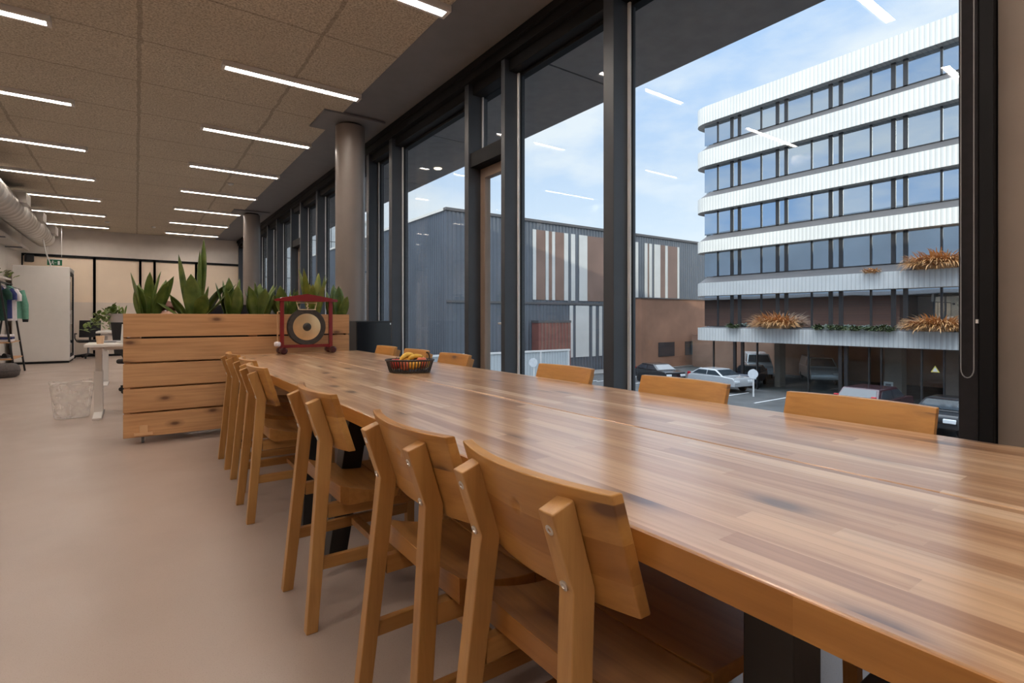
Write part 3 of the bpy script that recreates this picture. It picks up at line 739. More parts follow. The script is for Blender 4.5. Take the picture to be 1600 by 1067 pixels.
sc_ = MB(); sc_.prism([(.0, .014), (-.006, .016), (-.075, .215), (-.069, .217)], 'x', 0, .32); sc_.build('lid', M['white_plastic'], lp)
pp = MB(); pp.box(0, .21, 0, .29, 0, .012); on_desk('paper_stack', 'stack of white paper on the far white desk', 'paper', pp, M['paper'], (-.42, 10.95, .885))
pot = thing('pot_plant', 'grey pot with a trailing light green plant on the far desk', 'plant', (-.22, 11.2, .885))
MB().lathe([(0, 0), (.13, 0), (.185, .29), (.19, .29), (.19, .27), (.165, .27), (.0, .26)], seg=32).build('pot', M['felt'] if False else plain('grey_concrete_pot', (.34, .29, .27), .7), pot, smooth=40)
random.seed(11); lv = MB()
for k in range(120):
    a = random.uniform(1.7, 4.4); rr = random.uniform(.1, .48); z = .33 - .30 * max(0, rr - .17) / .3 + random.uniform(-.05, .07)
    leaf(lv, (math.cos(a) * rr, math.sin(a) * rr * .6, z), random.uniform(0, 6.3), random.uniform(.4, 1.4), random.uniform(.06, .11), random.uniform(.045, .07), .4)
for k in range(14):
    leaf(lv, (random.uniform(-.08, .1), random.uniform(-.08, .08), .26), random.uniform(0, 6.3), random.uniform(.1, .7), random.uniform(.12, .22), .035, .4)
lv.build('foliage', M['leaf_small'], pot, smooth=60)
def monitor(label, x, y, z, rz, w=.60):
    o = thing('monitor', label, 'monitor', (x, y, z), rz)
    B(-w / 2, w / 2, -.02, .012, .10, .46).build('screen', M['screen_black'], o, bevel=.004)
    B(-.025, .025, .012, .05, .01, .30).build('neck', M['black_metal'], o); B(-.11, .11, -.05, .11, 0, .012).build('stand', M['black_metal'], o, bevel=.003)
monitor('black monitor on the white desk, its top edge showing above the planter', at(382, 7.7), 7.72, .815, 0, .5)
monitor('black monitor on the far desk, just visible behind the plants', at(340, 11.2), 11.2, .885, 0, .5)
dk = thing('desk_lamp', 'black desk lamp with a conical shade standing behind the planter', 'lamp', (at(424, 7.5), 7.5, .815))
MB().lathe([(0, 0), (.08, 0), (.08, .015), (.012, .02), (.012, .25), (0, .25)], seg=24).build('stand', M['black_metal'], dk, smooth=40)
MB().lathe([(.115, .24), (.025, .42), (.02, .42), (.108, .24)], seg=28, cap=False).build('lamp_shade', M['black_metal'], dk, smooth=40)

# waste bin with a clear bag
bn = thing('waste_bin', 'wire waste bin lined with a clear plastic bag on the floor', 'bin', (-.575, 7.58, 0), .2)
def sq(t, r):  # rounded square
    c, s = math.cos(t), math.sin(t); k = (abs(c) ** 4 + abs(s) ** 4) ** -.25; return r * k * c, r * k * s
bag = MB()
def bagp(u, v):
    t = 2 * math.pi * u; r = .150 + .04 * v + .006 * math.sin(t * 5 + v * 6) * v; x, y = sq(t, r); return Vector((x, y * .75, .01 + .385 * v + .012 * math.sin(t * 3) * (v > .95)))
bag.grid(bagp, 48, 8); bag.add([bagp(k / 24, 0) for k in range(24)], [tuple(range(24))]); bag.build('plastic_bag', M['film'], bn, smooth=70)
rm = MB(); rm.tube([Vector((*[q * f for q, f in zip(sq(2 * math.pi * k / 40, .182), (1, .75))], .375)) for k in range(40)], .003, 6, closed=True)
rm.tube([Vector((*[q * f for q, f in zip(sq(2 * math.pi * k / 40, .140), (1, .75))], .006)) for k in range(40)], .003, 6, closed=True)
for k in range(12):
    a = 2 * math.pi * k / 12; p, q = sq(a, .14), sq(a, .182); rm.tube([(p[0], p[1] * .75, .006), (q[0], q[1] * .75, .375)], .0015, 5)
rm.build('wire_frame', M['white_plastic'], bn)

# ------------------------------------------------------------------ phone booth, far wall things, clothes rack
pb = thing('phone_booth', 'white phone booth with a black framed glass door', 'booth', (-2.37, 16.9, 0))
b = MB(); b.box(0, 1.05, 0, .07, .05, 2.36); b.box(0, .07, .07, 1.15, .05, 2.36); b.box(.07, 1.05, 1.08, 1.15, .05, 2.36); b.box(.07, 1.05, .07, 1.08, 2.27, 2.36); b.box(.07, 1.05, .07, 1.08, .05, .12)
b.build('shell', M['white_paint'], pb, bevel=.02, seg=3)
B(.02, 1.03, .02, 1.13, 0, .05).build('plinth', M['frame_in'], pb)
dr = MB(); dr.box(1.0, 1.045, .09, .16, .13, 2.25); dr.box(1.0, 1.045, 1.0, 1.07, .13, 2.25); dr.box(1.0, 1.045, .16, 1.0, 2.17, 2.25); dr.box(1.0, 1.045, .16, 1.0, .13, .2)
d_ = dr.build('door', M['frame_in'], pb); B(1.015, 1.03, .16, 1.0, .2, 2.17).build('door_glass', M['car_glass'], d_)
B(1.045, 1.075, .20, .23, .95, 1.30).build('door_handle', M['chrome'], d_)
for z in (.45, 1.2, 2.0): B(.99, 1.055, .07, .10, z, z + .07).build('hinge', M['chrome'], pb)
pr = thing('projector', 'small black box speaker hanging from the corner of the far wall', 'speaker', (-2.30, 18.9, 2.60), .3)
B(-.10, .08, -.08, .08, 0, .20).build('body', M['black_metal'], pr, bevel=.02); B(-.02, .02, .05, .30, .12, .16).build('wall_bracket', M['black_metal'], pr)
B(-.08, .06, -.087, -.08, .03, .17).build('grille', M['mesh_black'], pr)
ex = thing('exit_sign', 'green emergency exit sign with a running figure hanging above the booth', 'sign', (at(85, 18.4), 18.4, 2.50))
B(-.15, .15, -.012, .012, 0, .15).build('panel', M['exit_green'], ex)
mk = MB(); yy = -.016
mk.box(.10, .17, yy, -.012, .03, .19); mk.lathe([(0, 0), (.018, 0), (.018, .004), (0, .004)], (-.06, -.012, .185), 14, Euler((math.radians(90), 0, 0)).to_matrix().to_4x4())
for p, q in (((-.06, .165), (-.075, .10)), ((-.075, .10), (-.03, .07)), ((-.03, .07), (-.04, .03)), ((-.075, .10), (-.11, .06)), ((-.11, .06), (-.15, .06)), ((-.06, .15), (-.02, .13)), ((-.06, .15), (-.10, .13))): mk.beam((p[0], yy + .002, p[1]), (q[0], yy + .002, q[1]), .004, .018, (0, 1, 0))
mk.box(.0, .06, yy, -.012, .105, .12); mk.v = [(a * .62, b, c * .62) for a, b, c in mk.v]; mk.build('pictogram', M['white_plastic'], ex)
hw_ = MB(); hw_.box(-.16, .16, -.02, .02, .15, .17); hw_.tube([(-.14, 0, .17), (-.14, 0, CZ - 2.50)], .004, 6); hw_.tube([(.14, 0, .17), (.14, 0, CZ - 2.50)], .004, 6); hw_.build('hanger', M['white_plastic'], ex)
wc = MB(); wc.tube([(at(66, 17.2), 17.2, 3.15), (at(68, 17.2), 17.2, 2.95), (at(71, 17.2), 17.2, 2.72), (at(77, 17.3), 17.3, 2.5), (at(79, 17.3), 17.4, 2.37)], .014, 8)
tag(wc.build('cable', M['white_plastic'], smooth=50), 'white cable dropping from the duct to the phone booth', 'cable')
# spiral duct along the left wall
du = thing('ventilation_duct', 'large galvanised round ventilation duct under the ceiling along the left wall', 'duct', (-1.98, 0, 3.22))
dm = MB(); prof = []
pts = []
n = 74
dm2 = [(.235, YB + .02)]
for k in range(n): 
    y = YB + .05 + (18.2 - YB) * k / n; dm2 += [(.235, y), (.243, y + .01), (.243, y + .03), (.235, y + .04)]
dm2 += [(.235, 18.5), (.20, 18.52), (0, 18.52)]
dm.lathe(dm2, seg=32, m=Euler((math.radians(-90), 0, 0)).to_matrix().to_4x4()); dm.build('pipe', M['galv'], du, smooth=40)
for y in (13.2, 15.4, 17.6): 
    B(.13, .33, y, y + .5, .02, .22).build('outlet_box', M['galv'], du, bevel=.005)
hg = MB()
for y in (6, 9, 12, 14.6, 16.9): hg.tube([(0, y, .24), (0, y, CZ - 3.22)], .006, 6)
hg.build('hanger_rods', M['grey_plastic'], du)
ct = thing('cable_tray', 'grey cable tray beside the duct near the top of the left wall', 'cable tray', (XL, 0, 2.80))
B(.002, .30, -2, 18.0, 0, .012).build('tray_bottom', M['galv'], ct); B(.288, .30, -2, 18.0, .012, .07).build('tray_side', M['galv'], ct)
bk_ = MB()
for y in range(-1, 18, 2): bk_.box(0.002, .30, y, y + .03, -.03, 0)
bk_.build('brackets', M['grey_plastic'], ct)
ml_ = MB(); 
for q in range(4): ml_.tube([(XL + .05 + q * .05, -1.9, 2.828), (XL + .06 + q * .05, 8, 2.828), (XL + .05 + q * .05, 17.8, 2.828)], .014, 8)
tag(ml_.build('cable_bundle', M['grey_plastic'], smooth=50), 'grey cables lying in the tray beside the duct', 'cables')
# clothes rack
rk = thing('clothes_rack', 'black A-frame clothes rack at the left edge of the view', 'clothes rack', (-2.12, 14.3, 0))
r = MB()
for yy in (-.55, .55):
    r.beam((-.24, yy, 0), (-.02, yy, 1.80), .03, .03); r.beam((.24, yy, 0), (.02, yy, 1.80), .03, .03)
r.tube([(-.03, -.62, 1.80), (-.03, .62, 1.80)], .014, 8); r.tube([(.03, -.62, 1.80), (.03, .62, 1.80)], .014, 8)
r.build('frame', M['black_metal'], rk)
for z in (.30, .62): B(-.24 + z * .12, .24 - z * .12, -.60, .60, z, z + .02).build('shelf', M['post'], rk, bevel=.003)
def garment(name, label, cat, y, mt, w, length, sleeve, tz=1.80, dx=0.0):
    o = thing(name, label, cat, (-2.12 + dx, 14.3 + y, tz), D(4))
    h = MB(); h.tube([(0, 0, .05), (.018, 0, .035), (0, 0, .02), (0, 0, -.03)], .004, 6); h.tube([(-w * .42, 0, -.12), (0, 0, -.03), (w * .42, 0, -.12)], .006, 6); h.build('hanger', M['black_metal'], o, smooth=50)
    b = MB()
    def f(u, v, s):
        half = w / 2 * (.32 + .68 * min(1, v * 5)) * (1 + .04 * v); x = (u - .5) * 2 * half
        th = (.032 + .02 * v) * math.sqrt(max(0, 1 - ((u - .5) * 2) ** 2)) + .004
        zz = -.05 - .10 * (abs(u - .5) * 2) * min(1, v * 5) * (1 - v) - length * v
        return Vector((x, s * th * (1 + .35 * math.sin(u * 22 + v * 3) * v), zz))
    b.grid(lambda u, v: f(u, v, 1), 20, 14, lambda u, v: f(u, v, -1)); b.build('body', mt, o, smooth=70)
    for s in (-1, 1):
        sl = MB(); sl.tube([(s * w * .42, 0, -.14), (s * (w * .5 + .02), 0, -.14 - sleeve * .5), (s * (w * .5 + .03), .01, -.14 - sleeve)], [.06, .06, .05], 12); so2 = sl.build('sleeve', mt, o, smooth=60)
        if sleeve > .4: MB().tube([(s * (w * .5 + .03), .01, -.13 - sleeve), (s * (w * .5 + .03), .01, -.20 - sleeve)], [.05, .042], 12).build('cuff', M['fabric_black'], so2, smooth=60)
garment('t_shirt', 'dark green t-shirt hanging at the front of the clothes rack', 't-shirt', -.40, M['fabric_green'], .46, .70, .20, dx=-.13)
garment('t_shirt', 'navy blue t-shirt hanging behind the dark green one', 't-shirt', -.22, M['fabric_navy'], .46, .66, .20, dx=-.085)
garment('t_shirt', 'white t-shirt hanging between the navy shirt and the green jacket', 't-shirt', -.05, M['fabric_white'], .50, .70, .22, dx=-.06)
garment('jacket', 'sea green long sleeved jacket with black cuffs hanging on the rack', 'jacket', .20, M['fabric_mint'], .52, .66, .58)
for k, (mt, lb) in enumerate([('fabric_white', 'folded white cloth on top of the pile on the rack shelf'), ('fabric_navy', 'folded dark blue cloth in the middle of the pile on the rack shelf'), ('fabric_white', 'folded pale cloth at the bottom of the pile on the rack shelf')]):
    tag(B(-.13, .13, -.16, .16, 0, .045).build('folded_cloth', M[mt], bevel=.018, seg=3, loc=(-2.08, 14.1, .64 + (2 - k) * .047)), lb, 'cloth')
for k, x in enumerate((-2.16, -2.03)):
    s = thing('shoe', ['black shoe on the lower rack shelf, left of its pair', 'black shoe on the lower rack shelf, right of its pair'][k], 'shoe', (x, 14.0, .32), D(80))
    MB().grid(lambda u, v: Vector((-.13 + .26 * u, (.045 - .012 * u) * math.cos(v * math.pi), .015 + (.09 - .055 * u) * math.sin(v * math.pi))), 8, 10, lambda u, v: Vector((-.13 + .26 * u, (.04 - .012 * u) * math.cos(v * math.pi), .013))).build('upper', M['fabric_black'], s, smooth=60)
    B(-.135, .135, -.047, .047, 0, .015).build('sole', M['grey_plastic'], s, bevel=.005)
pf = thing('felt_pouf', 'low grey felt pouf on the floor in front of the clothes rack', 'pouf', (-2.05, 13.45, 0))
MB().lathe([(0, 0), (.22, 0), (.27, .03), (.29, .12), (.27, .21), (.22, .25), (0, .26)], seg=36).build('body', M['felt'], pf, smooth=60)
MB().lathe([(.283, .118), (.294, .125), (.283, .132)], seg=36, cap=False).build('piping', M['fabric_black'], pf, smooth=60)
hp = MB(); random.seed(5)
for k in range(16): leaf(hp, (random.uniform(-.06, .16), random.uniform(-.5, .5), random.uniform(0, .12)), random.uniform(-.8, .8), random.uniform(.5, 1.3), .10, .07, .5)
hpo = thing('wall_plant', 'small green trailing leaves on the left wall above the clothes rack', 'plant', (XL + .08, 16.3, 2.02))
hp.build('foliage', M['leaf_small'], hpo, smooth=60)
B(-.075, .06, -.5, .5, -.04, -.0).build('wall_shelf', M['white_paint'], hpo)
# office chairs
def office_chair(label, x, y, rz):
    o = thing('office_chair', label, 'chair', (x, y, 0), rz)
    sb = MB()
    for k in range(5):
        a = 2 * math.pi * k / 5; sb.beam((0, 0, .12), (.30 * math.cos(a), .30 * math.sin(a), .075), .045, .03, (-math.sin(a), math.cos(a), 0))
    sb.build('star_base', M['black_metal'], o, bevel=.005)
    for k in range(5):
        a = 2 * math.pi * k / 5; MB().lathe([(0, -.02), (.03, -.018), (.032, 0), (.03, .018), (0, .02)], (.30 * math.cos(a), .30 * math.sin(a), .032), 16, Euler((math.radians(90), 0, a)).to_matrix().to_4x4()).build('castor', M['rubber'], o, smooth=40)
    MB().lathe([(.025, .11), (.025, .42)], seg=16).build('gas_lift', M['grey_plastic'], o, smooth=40)
    B(-.24, .24, -.24, .24, .43, .50).build('seat', M['mesh_black'], o, bevel=.03, seg=3)
    bk2 = MB(); bk2.grid(lambda u, v: Vector(((u - .5) * .46, .25 - .05 * (1 - ((u - .5) * 2) ** 2) * -1 + .08 * v, .58 + .46 * v)), 10, 8, lambda u, v: Vector(((u - .5) * .46, .28 - .05 * (1 - ((u - .5) * 2) ** 2) * -1 + .08 * v, .58 + .46 * v)))
    bk2.build('backrest', M['mesh_black'], o, bevel=.004)
    for s in (-1, 1):
        ar = MB(); ar.tube([(s * .25, 0, .47), (s * .29, 0, .55), (s * .29, 0, .66)], .014, 8); ar.box(s * .29 - .035, s * .29 + .035, -.13, .13, .66, .69); ar.build('armrest', M['black_metal'], o, smooth=40)
    sp2 = MB(); sp2.beam((0, .10, .44), (0, .30, .50), .05, .025, (1, 0, 0)); sp2.beam((0, .29, .49), (0, .33, .80), .05, .025, (1, 0, 0)); sp2.build('back_support', M['black_metal'], o)
    return o
oc = office_chair('black mesh office chair in front of the far partition beside the booth', at(128, 18.4) + .12, 18.6, D(190))
o2 = copy_tree(oc); o2.location = (at(190, 9.6) + .25, 9.7, 0); o2.rotation_euler.z = D(150); o2['label'] = 'black office chair between the two white desks, mostly hidden by the planter'
PXs, PYs = at(262, 8.45), 8.45
o3 = copy_tree(oc); o3.location = (PXs, PYs + .05, 0); o3.rotation_euler.z = 0; o3['label'] = 'black office chair carrying the seated person behind the planter'

# the person working behind the planter: only the top of the head shows
pe = thing('person', 'seated person with short auburn hair in a pale top behind the planter', 'person', (PXs, PYs, 0))
def skin(name, verts, edges, radii, mt, parent, sub=2):
    me = bpy.data.meshes.new(name); me.from_pydata(verts, edges, []); o = bpy.data.objects.new(name, me); C.objects.link(o); o.parent = parent
    me.materials.append(mt); k = o.modifiers.new('skin', 'SKIN'); k.use_smooth_shade = True
    for i, rr in enumerate(radii):
        sv = me.skin_vertices[0].data[i]; sv.radius = rr if isinstance(rr, tuple) else (rr, rr); sv.use_root = (i == 0)
    q = o.modifiers.new('sub', 'SUBSURF'); q.levels = q.render_levels = sub
    return o
V = [(0, .02, .61), (0, .03, .72), (0, 0, .90), (0, -.02, 1.00), (0, -.03, 1.07), (0, -.06, 1.14), (0, -.065, 1.22),
     (-.17, -.02, .98), (-.23, -.10, .78), (-.16, -.33, .84), (-.13, -.41, .845), (.17, -.02, .98), (.23, -.10, .78), (.16, -.33, .84), (.13, -.41, .845),
     (-.10, -.02, .54), (-.11, -.40, .50), (-.11, -.40, .10), (-.11, -.50, .04), (.10, -.02, .54), (.11, -.40, .50), (.11, -.40, .10), (.11, -.50, .04)]
E = [(0, 1), (1, 2), (2, 3), (3, 4), (4, 5), (5, 6), (3, 7), (7, 8), (8, 9), (9, 10), (3, 11), (11, 12), (12, 13), (13, 14), (0, 15), (15, 16), (16, 17), (17, 18), (0, 19), (19, 20), (20, 21), (21, 22)]
RR = [(.15, .11), (.14, .10), (.15, .10), (.11, .08), .055, (.085, .10), (.075, .095), .065, .045, .034, .030, .065, .045, .034, .030, .09, .07, .045, .038, .09, .07, .045, .038]
skin('body', V, E, RR, M['skin'], pe)
sh = skin('shirt', [V[0], V[1], V[2], V[3], (0, -.025, 1.035), V[7], V[8], (-.195, -.22, .81), V[11], V[12], (.195, -.22, .81)], [(0, 1), (1, 2), (2, 3), (3, 4), (3, 5), (5, 6), (6, 7), (3, 8), (8, 9), (9, 10)], [(.165, .125), (.155, .115), (.162, .112), (.122, .092), .062, .074, .054, .046, .074, .054, .046], M['fabric_white'], pe)
skin('trousers', [V[0], V[15], V[16], (-.11, -.40, .14), V[19], V[20], (.11, -.40, .14)], [(0, 1), (1, 2), (2, 3), (0, 4), (4, 5), (5, 6)], [(.16, .12), .10, .08, .056, .10, .08, .056], M['fabric_navy'], pe)
hb = MB(); hc = Vector((0, -.055, 1.215))
def hair(u, v, r):
    t = 2 * math.pi * u; ph = v * math.pi * .56
    fr = max(0, -math.sin(t)); ph *= 1 - .30 * fr
    return hc + Vector((r * .92 * math.sin(ph) * math.cos(t), r * 1.08 * math.sin(ph) * math.sin(t), r * 1.05 * math.cos(ph))) * (1 + .02 * math.sin(t * 9 + v * 20))
hb.grid(lambda u, v: hair(u, v, .108), 28, 10); hb.build('hair', M['hair'], pe, smooth=70)
fc = MB(); fc.prism([(-.165, 1.150), (-.150, 1.148), (-.148, 1.195)], 'x', -.011, .011); fc.build('nose', M['skin'], pe, bevel=.004)
for s in (-1, 1):
    MB().lathe([(0, -.009), (.009, -.004), (.010, 0), (.009, .004), (0, .009)], (s * .031, -.146, 1.198), 12).build('eye', M['fabric_white'], pe, smooth=60)
    MB().lathe([(0, -.030), (.010, -.022), (.013, 0), (.012, .018), (0, .028)], (s * .083, -.05, 1.185), 12).build('ear', M['skin'], pe, smooth=60)
    for q in range(5):
        yb, xb = -.43, s * .13 + (q - 2) * .014; ln = (.045, .062, .07, .064, .05)[q] if q else .045
        MB().tube([(xb, yb + .01, .845), (xb, yb - ln * .5, .850), (xb, yb - ln, .832)], [.010, .009, .007], 8).build('finger', M['skin'], pe, smooth=60)
MB().tube([(-.022, -.150, 1.123), (0, -.157, 1.121), (.022, -.150, 1.123)], [.003, .006, .003], 8).build('mouth', M['apple_pink'], pe, smooth=60)

# ------------------------------------------------------------------ outside: this building's overhang and mass
GZ0 = -3.9
OV = 4.54
struct(B(XL - .2, OV, -12, 70, CZ + .12, CZ + .45), 'trim_60', M['out_soffit'], 'dark panelled roof overhang outside the windows')
sf = MB()
for y in [-6.1 + 2.55 * k for k in range(18)]:
    sf.box(XG + .15, OV - .02, y + .012, y + 2.538, CZ + .06, CZ + .12)
struct(sf, 'trim_61', M['out_soffit'], 'dark soffit panels under the overhang')
for i, y in enumerate((8.05, 12.9)):
    tag(MB().lathe([(0, 0), (.06, 0), (.07, .012), (0, .012)], seg=24).build('soffit_downlight', M['downlight'], smooth=40, loc=(4.2, y, CZ + .046)), ['lit round downlight in the dark overhang outside the window', 'lit round downlight in the overhang, farther along behind the column'][i], 'downlight')
struct(B(-26, OV - .25, -14, 72, CZ + .45, 13.2), 'wall_upper', plain('blue_grey_cladding', (.34, .40, .46), .5, 0, .25, .12), 'upper storeys of this building')
struct(B(-26, XG + .12, -14, 72, GZ0, -.25), 'wall_lower', M['brick'], 'ground floor of this building')
struct(B(-26, XL - .2, -14, 72, -.25, CZ + .45), 'wall_rear', M['brick'])
struct(B(XL - .2, XG + .12, YF + 3, 72, -.25, CZ + .12), 'wall_end', M['brick'])
struct(B(XL - .2, XG + .12, -14, YB - .2, -.25, CZ + .12), 'wall_far_end', M['brick'])
struct(B(-60, 160, -60, 160, GZ0 - .3, GZ0), 'ground', M['asphalt'], 'grey asphalt street and car park')
rp = MB()
for k in range(14): rp.box(26.0 + .0, 26.12, 6 + k * 1.6, 6.9 + k * 1.6, GZ0, GZ0 + .012)
for k in range(9): rp.box(29.6, 33.4, 9.0 + k * 2.6, 9.12 + k * 2.6, GZ0, GZ0 + .012)
for k in range(12): rp.box(22 + k * 1.8, 22.9 + k * 1.8, 30.3, 30.42, GZ0, GZ0 + .012)
struct(rp, 'trim_62', M['road_paint'], 'white dashed road markings')
struct(B(20, 62, 33.4, 35.9, GZ0, GZ0 + .12), 'pavement', plain('light_paving', (.22, .21, .20), .9), 'paved strip along the dark clad building')

# ------------------------------------------------------------------ white ribbon-window office building across the street
BX = 35.0
def dB(u, X=BX):
    s = (u - 800) / 822; return X * (.813 - .582 * s) / (.582 + .813 * s)
wb = thing('office_building', 'white office building with ribbed bands and rows of ribbon windows across the street', 'building', (0, 0, 0))
YE0, YE1 = -6.0, 25.1; BXE = 50.0
def ribbon(x0, y1, r, n=8):
    """plan outline of a slab with its far street corner rounded"""
    pts = [(BXE, YE0), (x0, YE0), (x0, y1 - r)]
    pts += [(x0 + r - r * math.cos(a), y1 - r + r * math.sin(a)) for a in [math.pi / 2 * k / n for k in range(1, n + 1)]]
    pts += [(BXE, y1)]; return pts
bands = [(15.99, 14.72), (12.70, 11.50), (9.12, 8.06), (5.84, 4.98), (2.66, 1.68), (-.74, -1.68)]
for k, (t, b_) in enumerate(bands):
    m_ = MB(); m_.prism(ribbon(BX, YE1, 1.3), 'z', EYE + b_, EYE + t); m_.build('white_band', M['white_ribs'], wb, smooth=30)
rows = []
for k in range(5):
    zt = EYE + bands[k][1]; zb = EYE + bands[k + 1][0]; led = .46 if k < 4 else .10
    rows.append((zb + led, zt))
    # sloping grey ledge between the band edge and the foot of the glazing
    lg = MB(); o_, i_ = ribbon(BX + .05, YE1 - .05, 1.25), ribbon(BX + .55, YE1 - .5, 1.1)
    n = len(o_); lg.add([(x, y, zb) for x, y in o_] + [(x, y, zb + led) for x, y in i_], [(i, (i + 1) % n, (i + 1) % n + n, i + n) for i in range(n)] + [tuple(range(n, 2 * n))])
    lg.build('sloping_ledge', M['sill'], wb)
    # opaque core behind the glazing
core = MB(); core.prism(ribbon(BX + .75, YE1 - .7, 1.0), 'z', EYE - 1.0, EYE + 15.5); core.build('core_wall', M['facade_frame'], wb)
gx_ = BX + .55
ends = [24.77 - 3.37 * k for k in range(7)]
for (z0, z1) in rows:
    for k in range(6):
        e = ends[k]
        cuts = [e, e - 1.64, e - 2.78, e - 3.37]
        for j in range(3):
            a, b = cuts[j + 1] + .05, cuts[j] - .05
            if k == 0 and j == 0: b -= .45
            if b < 4: continue
            B(gx_ + .02, gx_ + .06, a, b, z0 + .04, z1).build('window_pane', M['facade_glass'], wb)
    fr_ = MB()
    for k in range(6):
        e = ends[k]
        for c in (e - 1.64, e - 2.78, e - 3.37): 
            wd = .05 if c != e - 2.78 and c != e - 3.37 else .11
            fr_.box(gx_ - .04, gx_ + .08, c - wd, c + wd, z0, z1)
    fr_.box(gx_ - .04, gx_ + .08, YE0, YE1 - 1.6, z0, z0 + .05)
    fr_.build('mullions', M['facade_frame'], wb)
    # curved corner glazing
    cg = MB(); r = 1.0; cx, cy = gx_ + .04 + r, YE1 - .5 - r
    cg.grid(lambda u, v: Vector((cx - r * math.cos(u * math.pi / 2), cy + r * math.sin(u * math.pi / 2), z0 + (z1 - z0) * v)), 10, 1); cg.build('corner_glass', M['facade_glass'], wb, smooth=60)
# ground floor: thin posts, glass and an added brown recess in place of reflections
zg1 = EYE - 1.68
gp = MB()
for u in (1115, 1148, 1160, 1183, 1263, 1313, 1322, 1358, 1377, 1440, 1475):
    y = dB(u, BX + .5); w = .10 if u in (1148, 1160, 1313, 1322) else .035
    gp.box(BX + .42, BX + .58, y - w, y + w, GZ0, zg1)
gp.build('ground_floor_posts', M['facade_frame'], wb)
for u0, u1 in ((1070, 1115), (1115, 1148), (1160, 1183), (1183, 1263), (1263, 1313), (1322, 1358), (1377, 1440), (1440, 1475)):
    B(BX + .49, BX + .51, dB(u1, BX + .5) + .04, dB(u0, BX + .5) - .04, GZ0 + .1, zg1).build('ground_floor_pane', M['glass'], wb)
B(BX + 1, BXE, YE0, YE1 - 1, zg1 - .05, zg1).build('reflection_recess_ceiling', M['out_soffit'], wb)
B(47.0, 47.3, YE0, 33.5, GZ0, zg1).build('reflection_recess_wall', plain('brown_reflection_wall', (.40, .235, .165), .85, 0, .2, .5), wb)
for u, w in ((1214, .4), (1395, .9), (1490, .8)):
    y = dB(u, 38); B(38, 38.8, y - w / 2, y + w / 2, GZ0, zg1).build('reflection_recess_pier', M['taupe_wall'], wb)
sg = thing('warning_sign', 'small yellow and white triangular warning sign by the entrance of the white building', 'sign', (BX + .38, dB(1461, BX + .4), EYE - 2.95))
MB().prism([(-.2, 0), (.2, 0), (0, .36)], 'x', 0, .02).build('panel', plain('yellow_sign', (.75, .62, .12), .4), sg)
MB().prism([(-.13, .04), (.13, .04), (0, .28)], 'x', -.006, 0).build('face', M['white_plastic'], sg)
ns = thing('notice', 'small white notice on a brown pier of the white building', 'sign', (37.96, dB(1388, 38), EYE - 4.55))
B(0, .02, -.25, .25, 0, .6).build('sheet', M['paper'], ns); B(-.008, 0, -.15, .15, .35, .48).build('printed_block', M['grey_plastic'], ns)

# grasses hanging over the bands
def blades(mb, n, lx, ly, ln, droop, seed, wd=.07):
    random.seed(seed)
    for _ in range(n):
        a = random.uniform(0, 6.28); rr = math.sqrt(random.random())
        p = Vector((lx * rr * math.cos(a), ly * rr * math.sin(a), random.uniform(-.05, .1)))
        az = math.atan2(p.y / max(.2, ly) * .7, p.x / max(.2, lx) * .9 - .55) + random.uniform(-.5, .5)
        leaf(mb, p, az, random.uniform(.1, .8) + .5 * rr, ln * random.uniform(.6, 1.1), wd, random.uniform(.5, droop))
def clump_on(u0, u1, zrel, ln, n, mt, name, label, cat, seed, X=BX - .05, droop=2.4, wd=.06):
    ya, yb = dB(u1, X), dB(u0, X); mb = MB(); blades(mb, n, .35, (yb - ya) / 2 * .8, ln, droop, seed, wd)
    return tag(mb.build(name, mt, smooth=60, loc=(X, (ya + yb) / 2, EYE + zrel)), label, cat)
clump_on(1424, 1506, 2.66, 1.25, 650, M['dry_grass'], 'ornamental_grass', 'large orange dry grass hanging over the upper planted band of the white building', 'grass', 1)
clump_on(1186, 1238, -.66, 1.35, 480, M['dry_grass'], 'ornamental_grass', 'orange dry grass clump on the lowest white band, nearest the dark clad building', 'grass', 2)
clump_on(1420, 1506, -.70, 1.15, 650, M['dry_grass'], 'ornamental_grass', 'wide orange dry grass on the lowest white band beside the window blind', 'grass', 3)
for u0, u1, zr, lb in ((1138, 1152, -.7, 'small green tuft on the lowest white band near the building corner'), (1274, 1284, -.72, 'small green tuft on the lowest band right of the dry grass clump'), (1293, 1322, -.72, 'green trailing tufts on the lowest band beside the double post'), (1330, 1342, -.74, 'short green tuft on the lowest band left of the long green strip'), (1345, 1400, -.74, 'long low strip of green plants along the lowest white band')):
    clump_on(u0, u1, zr, .42, int(60 + (u1 - u0) * 5), M['hedge'], 'trailing_plant', lb, 'plant', int(u0), wd=.08)
clump_on(1350, 1372, 2.62, .42, 90, M['dry_grass'], 'ornamental_grass', 'small brown grass tuft on the upper planted band of the white building', 'grass', 8)

